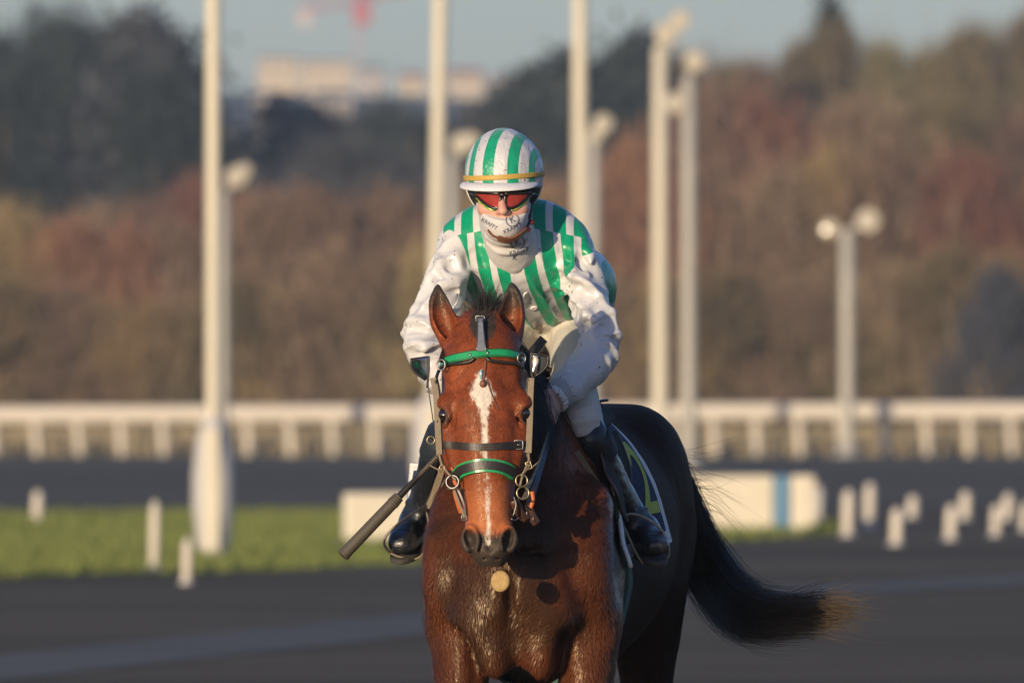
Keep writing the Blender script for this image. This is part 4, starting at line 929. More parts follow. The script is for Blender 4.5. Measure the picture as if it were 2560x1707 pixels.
# cuffs
M_grey = simple('grey_elastic', (.36, .36, .35), .8, nscale=300, var=.2, bump=.4, bdist=.001)
M_cuff = simple('white_cuff', (.74, .73, .72), .7, nscale=120, var=.1, bump=.5, bdist=.003)
for A, nm in ((ARM_R, 1), (ARM_L, -1)):
    a, b = P(*A[-2][:3]), P(*A[-1][:3]); d = unit(b - a); e = b + d * .032
    V, F = lathe([(.040, -.018), (.041, -.006), (.0395, .004), (.038, .014), (.036, .016), (.030, .016)], 24, b + d * .002, np.array(Vector(d).to_track_quat('Z', 'Y').to_matrix())); o = obj('cuff_band', mesh_np('cuff_band', V, F), M_grey, shirt)
    q = np.linspace(0, 6.283, 96, endpoint=False); ring = []
    for j in range(5):
        rr = .036 + .004 * math.sin(j * 1.2) ; ring.append(np.stack([(rr + .0022 * np.sin(q * 17 + j)) * np.cos(q), (rr + .0022 * np.sin(q * 17 + j)) * np.sin(q), np.full(96, .015 + j * .0035) + .0012 * np.sin(q * 5)], -1))
    RR = np.array(ring).reshape(-1, 3) @ np.array(Vector(d).to_track_quat('Z', 'Y').to_matrix()).T + b + d * .002
    i = np.arange(4)[:, None] * 96; j = np.arange(96)[None]; F = np.stack([i + j, i + (j + 1) % 96, i + 96 + (j + 1) % 96, i + 96 + j], -1).reshape(-1, 4); obj('cuff_frill', mesh_np('cuff_frill', RR, F), M_cuff, shirt)

# ------------------------------------------------------------------ breeches
br = Field((-.22, .40, 1.36), (.36, 1.30, 1.90), .0048)
LEG_R = [(1422, 812, 1.05, 0.085, 0.09), (1434, 860, 0.932, 0.062, 0.08), (1432, 920, 0.793, 0.058, 0.074), (1434, 985, 0.665, 0.06, 0.072), (1448, 1042, 0.582, 0.056, 0.062), (1466, 1088, 0.573, 0.046, 0.056), (1488, 1120, 0.58, 0.045, 0.052)]
LEG_L = [(1312, 812, 1.05, 0.082, 0.09), (1272, 860, 0.932, 0.06, 0.08), (1228, 920, 0.793, 0.058, 0.074), (1205, 985, 0.665, 0.06, 0.072), (1165, 1042, 0.592, 0.056, 0.062), (1140, 1090, 0.588, 0.046, 0.056), (1118, 1120, 0.59, 0.045, 0.052)]
legR = Sweep([P(x, y, Y) for x, y, Y, a, b in LEG_R], [a for *_, a, b in LEG_R], [b for *_, b in LEG_R], (1, 0, 0)); legL = Sweep([P(x, y, Y) for x, y, Y, a, b in LEG_L], [a for *_, a, b in LEG_L], [b for *_, b in LEG_L], (1, 0, 0))
br.add(Sweep([P(1352, 768, .90), P(1366, 775, .98), P(1376, 775, 1.07)], [.118, .135, .15], [.056, .068, .075], UT), .01); br.add(legR, .022); br.add(legL, .022); br.add(Ell(P(1335, 785, 1.12), (.085, .10, .075)), .05); br.add(Ell(P(1425, 785, 1.12), (.085, .10, .075)), .05)
for pts, r in [([(1330, 812, .93), (1350, 832, .95), (1372, 850, .96)], [.003, .008, .003]), ([(1420, 806, .96), (1395, 832, .94), (1368, 848, .95)], [.003, .009, .003]), ([(1440, 815, 1.0), (1410, 850, .93), (1378, 866, .94)], [.003, .008, .003]), ([(1412, 1022, .55), (1442, 1034, .515), (1490, 1022, .54)], [.003, .008, .003]), ([(1414, 1046, .53), (1448, 1058, .505), (1492, 1046, .52)], [.003, .008, .003]), ([(1424, 1072, .53), (1456, 1082, .51), (1492, 1066, .53)], [.003, .007, .003]), ([(1400, 985, .61), (1430, 1000, .585), (1470, 985, .60)], [.003, .008, .003]),
              ([(1290, 830, .99), (1270, 870, .95), (1250, 890, .92)], [.003, .007, .003])]: br.add(Sweep([P(*q) for q in pts], r, None, (0, 1, 0)), .02)
br.disp(lambda X, Y, Z: .0032 * wob(X, Y, Z, 34, 41) + .0034 * (1 - 2 * np.abs(wob(X, Y, Z, 70, 42))) * np.clip((1.66 - Z) * 8, .25, 1))
V, F = br.mesh()
t = NT('breeches_white'); n = t.noise(22, 3); sp = t.step(t.noise(260, 2, .6), .69, .73); sp = t.math('MULTIPLY', sp, t.step(t.noise(12, 2), .45, .6))
t.p(Base_Color=t.mix(t.math('MULTIPLY', sp, .7), t.mix(n, (.50, .46, .39), (.57, .53, .46)), (.15, .11, .08)), Roughness=.75, Specular_IOR_Level=.3); t.bump(t.math('ADD', t.noise(18, 3, .6, None, 1.2), t.math('MULTIPLY', t.noise(500, 1), .06)), .5, .012); M_breech = t.m
breech = obj('breeches', mesh_np('breeches', V, F), M_breech, rider)
BRT = BVHTree.FromPolygons([tuple(v) for v in V], [tuple(f) for f in F])
wb = [front_hit(BRT, x, y, .0015) for x, y in ((1300, 800), (1325, 793), (1355, 790), (1385, 788), (1415, 784), (1440, 779))]
wb = [q[0] for q in wb if q]
if len(wb) > 2: tube_obj('waistband', wb, 0, M_breech, breech, seg=6, n=24, up=(0, 1, 0), flat=(.012, .003))
fl_ = [front_hit(BRT, x, y, .0008) for x, y in ((1349, 800), (1347, 815), (1346, 832))]; fl_ = [q[0] for q in fl_ if q]
if len(fl_) > 2: tube_obj('fly_seam', fl_, .0016, M_breech, breech, seg=5, n=8, up=(0, 1, 0))

# ------------------------------------------------------------------ boots
t = NT('boot_leather'); n = t.noise(26, 4, .6); du = t.step(t.noise(150, 3, .7), .58, .68); du = t.math('MULTIPLY', du, t.step(t.noise(7, 2), .45, .62))
t.p(Base_Color=t.mix(t.math('MULTIPLY', du, .6), (.010, .011, .014), (.12, .10, .075)), Roughness=t.math('ADD', .38, t.math('MULTIPLY', du, .45)), Specular_IOR_Level=.5, Coat_Weight=.12, Coat_Roughness=.15); t.bump(t.noise(45, 4, .6, None, 1.0), .3, .006); M_boot = t.m
M_sole = simple('boot_sole_mud', (.055, .048, .04), .85, nscale=90, var=.5, bump=.7, bdist=.004)
M_knee = simple('boot_cuff_neoprene', (.010, .016, .022), .75, nscale=200, var=.2, bump=.2, bdist=.001)
def boot(shaft, foot, sgn):
    lo = np.min([P(*q[:3]) for q in shaft + foot], 0) - .09; hi = np.max([P(*q[:3]) for q in shaft + foot], 0) + .09
    B = Field(lo, hi, .004)
    B.add(Sweep([P(x, y, Y) for x, y, Y, a, b in shaft], [a for *_, a, b in shaft], [b for *_, b in shaft], (1, 0, 0)), .01)
    B.add(Sweep([P(x, y, Y) for x, y, Y, a, b in foot], [a for *_, a, b in foot], [b for *_, b in foot], (1, 0, 0), e=2.4), .03)
    an = shaft[-1]
    for k in range(4): B.add(Sweep([P(an[0] - 34, an[1] - 24 + k * 15, an[2] - .02), P(an[0] - 2, an[1] - 14 + k * 14, an[2] - .052), P(an[0] + 34, an[1] - 26 + k * 15, an[2] - .02)], [.003, .0075, .003], None, (0, 1, 0)), .012)
    B.disp(lambda X, Y, Z: .0012 * wob(X, Y, Z, 70, 51) + .0012 * (1 - 2 * np.abs(wob(X, Y, Z, 130, 52))))
    V, F = B.mesh(); bo = obj('boot', mesh_np('boot', V, F), M_boot, rider)
    a, b = P(*shaft[0][:3]), P(*shaft[1][:3]); d = unit(b - a); r = shaft[0][3]
    Rm = np.array(Vector(d).to_track_quat('Z', 'Y').to_matrix()); V, F = lathe([(r * .86, -.012), (r * 1.05, -.012), (r * 1.07, .015), (r * 1.08, .06), (r * 1.045, .062)], 28, a + d * .0, Rm); obj('knee_cuff', mesh_np('knee_cuff', V, F), M_knee, bo)
    # sole: an outline following the foot
    h, tt = P(*foot[0][:3]), P(*foot[-1][:3]); fw = unit(tt - h); sd = unit(np.cross(fw, (0, 0, 1))); up = np.cross(sd, fw); L = np.linalg.norm(tt - h) + .06
    out = []
    for q in np.linspace(0, 1, 28, endpoint=False):
        a_ = q * 2 * math.pi; x = math.cos(a_); y = math.sin(a_); wdt = .040 + .007 * x; out.append((x * L / 2, y * wdt))
    c = (h + tt) / 2 - up * .041
    ro, rt = [], []
    V = np.array([c + fw * x + sd * y + up * z for z in (-.007, .007) for x, y in out]); n_ = 28; j = np.arange(n_)
    Fq = np.stack([j, (j + 1) % n_, n_ + (j + 1) % n_, n_ + j], -1); V = np.vstack([V, c - up * .007, c + up * .007])
    Ft = np.concatenate([np.stack([np.full(n_, 2 * n_), (j + 1) % n_, j], -1), np.stack([np.full(n_, 2 * n_ + 1), n_ + j, n_ + (j + 1) % n_], -1)])
    so = obj('sole', mesh_np('sole', V, [Fq, Ft], False), M_sole, bo); bevel_obj(so, .004)
    z0 = unit(b - a)
    seam_ = [P(shaft[k][0] + 40 * sgn, shaft[k][1], shaft[k][2] - .035) for k in range(len(shaft))]
    return bo
SH_R = [(1472, 1096, .56, .054, .060), (1495, 1150, .605, .051, .062), (1525, 1208, .66, .047, .058), (1558, 1258, .705, .041, .050), (1584, 1298, .735, .038, .045)]
FT_R = [(1606, 1330, 0.805, 0.036, 0.036), (1612, 1335, 0.75, 0.04, 0.046), (1622, 1345, 0.69, 0.038, 0.038), (1634, 1357, 0.63, 0.037, 0.030), (1642, 1366, 0.585, 0.030, 0.021)]
boot_r = boot(SH_R, FT_R, 1)
SH_L = [(1122, 1096, 0.57, 0.058, 0.062), (1104, 1150, 0.615, 0.056, 0.062), (1086, 1200, 0.665, 0.05, 0.056), (1068, 1244, 0.705, 0.044, 0.05), (1052, 1278, 0.73, 0.04, 0.045)]
FT_L = [(1046, 1312, 0.795, 0.036, 0.036), (1036, 1320, 0.74, 0.04, 0.046), (1024, 1334, 0.685, 0.038, 0.038), (1010, 1350, 0.63, 0.038, 0.031), (1002, 1360, 0.59, 0.031, 0.022)]
boot_l = boot(SH_L, FT_L, -1)

# ------------------------------------------------------------------ body (skin): head, neck, hands; the rest lies under the clothes
bp = [('+', Sweep([P(x, y, Y) for x, y, Y, a, b in TOR], [a * .82 for *_, a, b in TOR], [b * .8 for *_, b in TOR], UT), .02)]
for A in (ARM_R, ARM_L): bp.append(('+', Sweep([P(x, y, Y) for x, y, Y, r in A], [.045, .044, .040, .037, .036, .036, .031, .026], None, (0, 1, 0)), .03))
for A in (LEG_R, LEG_L): bp.append(('+', Sweep([P(x, y, Y) for x, y, Y, a, b in A], [a * .8 for *_, a, b in A], [b * .8 for *_, b in A], (1, 0, 0)), .03))
for A, B in ((SH_R, FT_R), (SH_L, FT_L)):
    bp.append(('+', Sweep([P(x, y, Y) for x, y, Y, a, b in A], [a * .72 for *_, a, b in A], [b * .72 for *_, b in A], (1, 0, 0)), .02)); bp.append(('+', Sweep([P(x, y, Y) for x, y, Y, a, b in B], [a * .7 for *_, a, b in B], [b * .7 for *_, b in B], (1, 0, 0)), .02))
bp.append(('+', Ell(P(1376, 812, 1.10), (.12, .10, .10)), .03))
FX, FYc = 1258, .50
head_p = [('+', Ell(P(1262, 438, .565), (.076, .094, .096)), .02), ('+', Ell(P(1259, 505, .515), (.064, .075, .062)), .03), ('+', Ell(P(1261, 558, .495), (.042, .052, .045)), .035), ('+', Sweep([P(1264, 560, .57), P(1280, 615, .67), P(1284, 640, .73)], [.054, .054, .055], [.058, .058, .055], (1, 0, 0)), .03)]
head_p += [('+', Sweep([P(1254, 486, .452), P(1255, 508, .436), P(1257, 527, .424)], [.008, .009, .0125], [.010, .011, .012], (1, 0, 0)), .012)]
for sg in (-1, 1): head_p += [('+', Ell(P(1257.5 + sg * 11, 531, .438), (.0075, .012, .0065)), .006), ('+', Ell(P(1258 + sg * 42, 522, .478), (.022, .025, .020)), .02), ('-', Ell(P(1257.5 + sg * 7, 537, .430), (.004, .006, .0035)), .003), ('-', Ell(P(1257 + sg * 27, 490, .440), (.018, .014, .012)), .015)]
head_p += [('+', Sweep([P(1236, 552, .462), P(1259, 549, .448), P(1282, 551, .462)], [.004, .006, .004], None, (0, 0, 1)), .008), ('-', Sweep([P(1238, 556, .444), P(1259, 556, .428), P(1281, 556, .444)], .0018, None, (0, 0, 1)), .004), ('+', Sweep([P(1238, 561, .462), P(1259, 563, .450), P(1280, 561, .462)], [.004, .0065, .004], None, (0, 0, 1)), .008)]
bp += head_p
def hand(w, fwd, side, palm, curl=1.0):
    """w wrist, fwd along the forearm, side towards the thumb, palm the way the palm faces"""
    fwd, side, palm = unit(fwd), unit(side), unit(palm); o = [('+', Sweep([w, w + fwd * .045, w + fwd * .085], [.024, .036, .038], [.018, .015, .014], side), .015)]
    k0 = w + fwd * .085
    for i, (off, L, r) in enumerate([(.029, .9, .0088), (.0095, 1.0, .009), (-.0105, .93, .0086), (-.029, .75, .0078)]):
        b = k0 + side * off; a1, a2, a3 = (np.array([.9, 2.2, 3.3]) * curl); q = [b - fwd * .02, b]
        for a_, l in ((a1, .042), (a2, .026), (a3, .02)): q.append(q[-1] + (fwd * math.cos(a_) + palm * math.sin(a_)) * l * L)
        o.append(('+', Sweep(q, [r * 1.05, r * 1.1, r, r * .92, r * .8], None, side, n=15), .003))
    t0 = w + fwd * .025 + side * .024; q = [t0, t0 + fwd * .03 + side * .018 + palm * .008, t0 + fwd * .055 + side * .010 + palm * .026, t0 + fwd * .068 - side * .008 + palm * .036]
    o.append(('+', Sweep(q, [.013, .0115, .010, .0085], None, palm, n=13), .006)); return o
wR, wL = P(1394, 992, .455), P(1153, 1018, .555)
fR = unit(P(1372, 1030, .39) - wR); fL = unit(P(1172, 1060, .51) - wL)
hR = hand(wR, fR, np.cross(fR, unit((-1, .1, -.3))) * -1, unit((-.9, 0.1, -.35))); hL = hand(wL, fL, np.cross(fL, unit((1, .1, -.3))), unit((.9, .1, -.35)))
bp += hR + hL
def run2(pr, lo, hi, h):
    F = Field(lo, hi, h)
    for kd, p, k in pr: (F.add if kd == '+' else F.cut)(p, k)
    return F.mesh()
bx = [(P(1170, 470, .40), P(1345, 400, .64), .0032)]
boxes = [((-.115, .385, 1.985), (.085, .68, 2.27), .0033), (tuple(np.minimum(wR, wR + fR * .13) - .055), tuple(np.maximum(wR, wR + fR * .13) + .05), .0027), (tuple(np.minimum(wL, wL + fL * .13) - .055), tuple(np.maximum(wL, wL + fL * .13) + .05), .0027)]
Vc, Fc = run2(bp, (-.36, .30, 1.10), (.44, 1.32, 2.30), .0105)
Vs, Fs_, off = [Vc], [], len(Vc); keep = np.ones(len(Fc), bool)
for lo, hi, h in boxes:
    lo, hi = np.array(lo), np.array(hi); keep &= ~((Vc > lo + .01) & (Vc < hi - .01)).all(1)[Fc].all(1)
    v, f = run2(bp, lo, hi, h); Vs.append(v); Fs_.append(f + off); off += len(v)
BV, BF = np.concatenate(Vs), np.concatenate([Fc[keep]] + Fs_)
t = NT('skin'); n = t.noise(40, 3); sp = t.math('LESS_THAN', t.vor(260), t.math('MULTIPLY', t.step(t.noise(60, 2), .5, .75), .24))
t.p(Base_Color=t.mix(t.math('MULTIPLY', sp, .85), t.mix(n, (.50, .25, .18), (.60, .33, .24)), (.12, .08, .06)), Roughness=.5, Subsurface_Weight=.12, Subsurface_Scale=.01, Subsurface_Radius=(1, .4, .25)); t.bump(t.noise(300, 2), .15, .002)
body = obj('body', mesh_np('body', BV, BF), t.m, rider)

# ------------------------------------------------------------------ neck gaiter with its print
gf = Field((-.12, .38, 1.885), (.11, .76, 2.14), .0032)
for kd, p, k in [('+', Ell(P(1259, 505, .513), (.070, .082, .066)), .03), ('+', Ell(P(1261, 556, .488), (.053, .064, .054)), .035), ('+', Sweep([P(1264, 560, .565), P(1281, 615, .640), P(1287, 645, .705)], [.066, .068, .066], [.068, .074, .066], (1, 0, 0)), .03)]: gf.add(p, k)
for pts, r in [([(1216, 590, .52), (1250, 607, .50), (1300, 600, .505), (1325, 580, .53)], [.003, .006, .006, .003]), ([(1218, 610, .55), (1250, 630, .545), (1300, 625, .545), (1335, 600, .56)], [.003, .007, .007, .003]), ([(1212, 560, .50), (1232, 578, .475), (1262, 586, .455)], [.002, .004, .002]), ([(1315, 540, .52), (1320, 580, .53), (1310, 610, .55)], [.002, .005, .002])]: gf.add(Sweep([P(*q) for q in pts], r, None, (0, 0, 1)), .014)
pl_ = Half((0, -.53, 1), P(1254, 544, .44)); gf.d = np.maximum(gf.d, pl_(gf.ax[0][:, None, None], gf.ax[1][None, :, None], gf.ax[2][None, None, :])); gf.disp(lambda X, Y, Z: .0012 * wob(X, Y, Z, 90, 61))
V, F = gf.mesh()
t = NT('gaiter_fabric'); sp = t.math('LESS_THAN', t.vor(170), t.math('MULTIPLY', t.step(t.noise(30, 2), .5, .75), .2)); n = t.noise(50, 3)
t.p(Base_Color=t.mix(t.math('MULTIPLY', sp, .7), t.mix(n, (.50, .48, .46), (.57, .55, .53)), (.14, .1, .07)), Roughness=.8, Specular_IOR_Level=.25, Sheen_Weight=.1); t.bump(t.math('ADD', t.noise(25, 3, .6, None, 1), t.math('MULTIPLY', t.noise(500, 1), .08)), .4, .008); M_gait = t.m
gaiter = obj('neck_gaiter', mesh_np('neck_gaiter', V, F), M_gait, rider)
GT = BVHTree.FromPolygons([tuple(v) for v in V], [tuple(f) for f in F])
M_ink = simple('blue_print', (.085, .10, .16), .8, nscale=200, var=.2, bump=0)
def text_vf(txt, res=6):
    cu = bpy.data.curves.new('t', 'FONT'); cu.body = txt; cu.align_x = 'CENTER'; cu.align_y = 'CENTER'; cu.size = 1; cu.resolution_u = res; cu.offset = .012
    o = bpy.data.objects.new('t', cu); COL.objects.link(o); me = bpy.data.meshes.new_from_object(o.evaluated_get(bpy.context.evaluated_depsgraph_get()))
    bm = bmesh.new(); bm.from_mesh(me); bmesh.ops.triangulate(bm, faces=bm.faces); 
    for _ in range(2): bmesh.ops.subdivide_edges(bm, edges=[e for e in bm.edges if e.calc_length() > .12], cuts=1, use_grid_fill=True)
    bmesh.ops.triangulate(bm, faces=bm.faces)
    V = np.array([v.co[:] for v in bm.verts]); F = np.array([[v.index for v in f.verts] for f in bm.faces]); bm.free(); bpy.data.objects.remove(o); bpy.data.curves.remove(cu); bpy.data.meshes.remove(me); return V, F
def print_on(bvh, V2, F2, cx, cy, ht, ang, mat, parent, name, off=.0009):
    ca, sa = math.cos(ang), math.sin(ang); x, y = V2[:, 0] * ht, V2[:, 1] * ht; X = cx + x * ca + y * sa; Y = cy + x * sa - y * ca; out = []; ok = np.ones(len(V2), bool)
    for i in range(len(V2)):
        h = front_hit(bvh, X[i], Y[i], off)
        if h is None: ok[i] = False; out.append((0, 0, 0))
        else: out.append(h[0])
    F2 = F2[ok[F2].all(1)]
    if len(F2): return obj(name, mesh_np(name, np.array(out), F2, False), mat, parent)
def ring_vf(r0, r1, n=48):
    a = np.linspace(0, 6.283, n, endpoint=False); V = np.concatenate([np.stack([np.cos(a) * r, np.sin(a) * r], -1) for r in (r0, r1)]); V = np.column_stack([V, np.zeros(len(V))]); j = np.arange(n); return V, np.concatenate([np.stack([j, n + j, n + (j + 1) % n], -1), np.stack([j, n + (j + 1) % n, (j + 1) % n], -1)])
TK, TW = text_vf('K'), text_vf('KRAFFT')
for (cx, cy, s, a) in [(1281, 550, 17, -.42), (1294, 606, 18, -.2), (1334, 542, 14, -1.0)]:
    print_on(GT, *TK, cx, cy, s * 1.25, a, M_ink, gaiter, 'print_letter'); print_on(GT, *ring_vf(.86, 1.0), cx, cy, s, a, M_ink, gaiter, 'print_ring')
for (cx, cy, s, a) in [(1281, 571, 14, -.42), (1298, 628, 14.5, -.22), (1224, 560, 13, .55)]: print_on(GT, *TW, cx, cy, s, a, M_ink, gaiter, 'print_lettering')
print_on(GT, *TK, 1287, 644, 18, .1, M_ink, gaiter, 'print_letter')

# ------------------------------------------------------------------ helmet
HC = P(1260, 436, .565); HRot = Rot('Z', -5) @ Rot('X', 3); HRAD = np.array([.1005, .128, .117])
def hpos(lon, lat, off=0.0):
    """lon 0 = front, positive to the viewer's right; lat 90 = crown"""
    lo, la = np.radians(lon), np.radians(lat); q = np.stack([np.cos(la) * np.sin(lo), -np.cos(la) * np.cos(lo), np.sin(la)], -1)
    return HC + ((q * (HRAD + off)) @ HRot.T)
helmet = empty('helmet', tuple(HC), rider); helmet.parent = rider; helmet.matrix_parent_inverse = Matrix.Translation(rider.location).inverted()
lon, lat = np.meshgrid(np.linspace(-180, 180, 121), np.linspace(-15, 90, 56)); Vh = hpos(lon, lat).reshape(-1, 3)
bulge = (.0026 * wob(Vh[:, 0], Vh[:, 1], Vh[:, 2], 55, 71) + .0018 * wob(Vh[:, 0], Vh[:, 1], Vh[:, 2], 120, 72))[:, None] * unit(Vh - HC); Vh = Vh + bulge
loc = (unit(Vh - HC) @ (Rot('Z', -19) @ Rot('X', 3))); lt = np.degrees(np.arcsin(np.clip(loc[:, 0], -1, 1)))
t = NT('silk_cover'); ph = t.math('FRACT', t.math('ADD', t.math('DIVIDE', t.attr('lt'), 29.5), 10.5)); gr = t.math('LESS_THAN', t.math('ABSOLUTE', t.math('SUBTRACT', ph, .5)), .235); n = t.noise(70, 3, .6)
v = t.n('TexVoronoi', Scale=120.0); t.set(v, 'Vector', t.co()); cs = t.n('SeparateColor', Color=v.outputs['Color']); sp = t.math('LESS_THAN', v.outputs['Distance'], t.math('MULTIPLY', t.math('POWER', cs.outputs[0], 4), .36))
col = t.mix(gr, t.mix(n, (.49, .48, .48), (.56, .55, .55)), t.mix(n, (.003, .23, .115), (.006, .32, .165))); sm = t.math('LESS_THAN', t.math('ABSOLUTE', t.math('SUBTRACT', t.math('ABSOLUTE', t.math('SUBTRACT', ph, .5)), .235)), .012)
t.p(Base_Color=t.mix(t.math('MULTIPLY', sp, .75), col, (.10, .08, .06)), Roughness=.36, Specular_IOR_Level=.5, Sheen_Weight=.12); t.bump(t.math('SUBTRACT', t.math('ADD', t.noise(45, 4, .6, t.map((1, 1, .45)), 1.0), t.math('MULTIPLY', t.noise(140, 2), .35)), t.math('MULTIPLY', sm, .3)), .45, .008); M_cover = t.m
obj('silk_cover', mesh_np('silk_cover', Vh, gridF(56, 121), True, dict(lt=lt)), M_cover, helmet)
M_gold = simple('gold_elastic', (.46, .29, .06), .55, nscale=200, var=.15, bump=.3, bdist=.001)
lon, lat = np.meshgrid(np.linspace(-180, 180, 97), np.linspace(-4.5, 1.5, 5)); latt = lat + 2.5 * np.sin(np.radians(lon)); Vb = hpos(lon, latt, .0035).reshape(-1, 3); obj('elastic_band', mesh_np('elastic_band', Vb, gridF(5, 97)), M_gold, helmet).modifiers.new('s', 'SOLIDIFY').thickness = .002
M_visor = simple('visor_cloth', (.62, .61, .62), .6, nscale=90, var=.1, bump=.3, bdist=.002); M_black = simple('black_shell', (.012, .012, .013), .4, nscale=60, var=.2, bump=.1)
vs = []
for j, (ext, dr) in enumerate([(-.004, .0), (.008, -.003), (.017, -.008), (.024, -.014), (.0265, -.018), (.025, -.020)]):
    lo_ = np.linspace(-84, 62, 61); b = hpos(lo_, np.full(61, -9.0)); ou = unit(np.stack([np.sin(np.radians(lo_)), -np.cos(np.radians(lo_)), 0 * lo_], -1)) @ HRot.T; fall = np.cos(np.radians((lo_ + 11) * 1.2))[:, None] ** .5
    vs.append(b + ou * ext * fall + np.array([0, 0, dr]) * fall)
Vv = np.array(vs).reshape(-1, 3); vo = obj('visor', mesh_np('visor', Vv, gridF(6, 61)), M_visor, helmet); m = vo.modifiers.new('s', 'SOLIDIFY'); m.thickness = .0035; m.offset = 0
lon, lat = np.meshgrid(np.linspace(-180, 180, 97), np.linspace(-27, -14, 5)); Vb = hpos(lon, lat, -.002).reshape(-1, 3); obj('shell_rim', mesh_np('shell_rim', Vb, gridF(5, 97)), M_black, helmet).modifiers.new('s', 'SOLIDIFY').thickness = .006
lon, lat = np.meshgrid(np.linspace(92, 180, 40), np.linspace(-42, -12, 8)); Vb = hpos(lon, lat, .001).reshape(-1, 3); Vb2 = hpos(-lon, lat, .001).reshape(-1, 3)
for q in (Vb, Vb2): obj('cover_skirt', mesh_np('cover_skirt', q, gridF(8, 40), True, dict(lt=np.full(len(q), 0.0) + 15)), M_cover, helmet).modifiers.new('s', 'SOLIDIFY').thickness = .003
M_strap = simple('brown_leather', (.17, .065, .03), .5, nscale=70, var=.35, bump=.3, bdist=.002); M_bstrap = simple('black_webbing', (.02, .018, .016), .6, nscale=150, var=.3, bump=.3, bdist=.001); M_redclip = simple('red_clip', (.55, .05, .03), .35, nscale=80, var=.1, bump=0)
def strap_on(bvh, pts, w, th, mat, parent, name, off=.003, n=20, y0=-.6):
    C = catmull(np.column_stack([np.array(pts, float), np.zeros(len(pts))]), n); q, nr = [], []
    for x, y, _ in C:
        h = front_hit(bvh, x, y, off, y0)
        if h: q.append(h[0]); nr.append(h[1])
    if len(q) < 3: return None
    q = np.array(q); nr = np.array(nr)
    if len(q) > 10:
        for _ in range(3):
            qs = q.copy(); qs[1:-1] = (q[:-2] + 2 * q[1:-1] + q[2:]) / 4; qs[:, 1] = np.minimum(qs[:, 1], q[:, 1]); q = qs; ns = nr.copy(); ns[1:-1] = (nr[:-2] + nr[1:-1] + nr[2:]) / 3; nr = unit(ns)
    V, F = tube(np.array(q), 0, 4, None, np.array(nr), (w, th)); return obj(name, mesh_np(name, V, fix(F), False), mat, parent)
tube_obj('side_strap', [P(1190, 480, .535), P(1198, 512, .515), P(1208, 545, .505), P(1222, 572, .49)], 0, M_bstrap, helmet, seg=4, n=14, up=(1, .4, 0), flat=(.0025, .006), smooth=False)
tube_obj('side_strap', [P(1328, 478, .535), P(1326, 505, .52), P(1323, 530, .505), P(1322, 545, .50)], 0, M_bstrap, helmet, seg=4, n=12, up=(1, .4, 0), flat=(.0025, .006), smooth=False)
strap_on(GT, [(1246, 592), (1258, 596), (1276, 596), (1296, 586), (1311, 573)], .0085, .003, M_strap, helmet, 'chin_cup', .004)
strap_on(GT, [(1310, 573), (1318, 562), (1324, 548)], .0035, .0015, M_bstrap, helmet, 'chin_strap', .003); strap_on(GT, [(1222, 574), (1232, 586), (1246, 593)], .003, .0015, M_strap, helmet, 'chin_strap', .003)
for cx, cy in ((1314, 572), (1323, 555)):
    h = front_hit(GT, cx, cy, .008)
    if h: box_obj('buckle', h[0], (.010, .006, .013), M_redclip, helmet, Rot('Y', 35), .002)

# ------------------------------------------------------------------ goggles
gog = empty('goggles', tuple(P(1257, 500, .45)), rider); gog.matrix_parent_inverse = Matrix.Translation(rider.location).inverted()
M_lens = NT('pink_mirror_lens'); n = M_lens.noise(55, 2); M_lens.p(Base_Color=M_lens.mix(n, (.34, .015, .035), (.52, .10, .06)), Roughness=.10, Metallic=.35, Coat_Weight=.8, Coat_Roughness=.03); M_lens = M_lens.m
M_gfr = simple('goggle_frame_black', (.014, .011, .011), .3, nscale=150, var=.3, bump=0); M_yel = NT('yellow_rim'); n = M_yel.noise(28, 2); M_yel.p(Base_Color=M_yel.mix(M_yel.step(n, .42, .62), (.72, .50, .02), (.10, .42, .10)), Roughness=.2, Metallic=.3); M_yel = M_yel.m
def gp_(x, y):
    """a point on the curved goggle shield"""
    u = (x - 1257) / 74.0; Y = .4335 + .088 * (1 - math.sqrt(max(0, 1 - min(1, abs(u)) ** 2.0 * .93))) + (y - 500) * .0001
    return P(x, y, Y)
up_ = lambda x: 481 - 4 * abs((x - 1257) / 70) ** 1.5
for sg in (-1, 1):
    # one lens each side: grid between upper and lower outlines
    xs = np.linspace(5, 70, 22); top = [484 - 3.0 * (q / 70) ** 1.5 for q in xs]; bot = [496 + 25 * math.sin(math.pi * min(1, (q + 4) / 68) ** .62) ** .9 - 6 * (q / 70) ** 3 for q in xs]
    Vl = np.array([[gp_(1257 + sg * x, a + (b - a) * k / 7) for x, a, b in zip(xs, top, bot)] for k in range(8)]).reshape(-1, 3)
    ln = obj('lens', mesh_np('lens', Vl, gridF(8, 22)), M_lens, gog)
    o = np.array([0, -.002, 0]); otl = [gp_(1257 + sg * x, a) + o for x, a in zip(xs, top)] + [gp_(1257 + sg * x, b) + o for x, b in list(zip(xs, bot))[::-1]]
    V, F = tube(np.array(otl), .0042, 6, closed=True, up=(.05, 1, .05)); obj('frame', mesh_np('frame', V, F), M_gfr, gog)
    tube_obj('rim', [gp_(1257 + sg * x, b + 5.5) + np.array([0, -.0005, 0]) for x, b in list(zip(xs, bot))[5:21]], [.0015, .0036, .0042, .0036, .0016], M_yel, gog, seg=6, n=20, up=(0, 1, 0))
    tube_obj('temple_arm', [gp_(1257 + sg * 69, 487), P(1257 + sg * 78, 484, .52), P(1260 + sg * 80, 482, .58)], .0035, M_gfr, gog, seg=6, n=8)
tube_obj('nose_bridge', [gp_(1248, 490) + np.array([0, -.004, 0]), gp_(1257, 486) + np.array([0, -.006, 0]), gp_(1266, 490) + np.array([0, -.004, 0])], .0042, M_gfr, gog, seg=6, n=8)
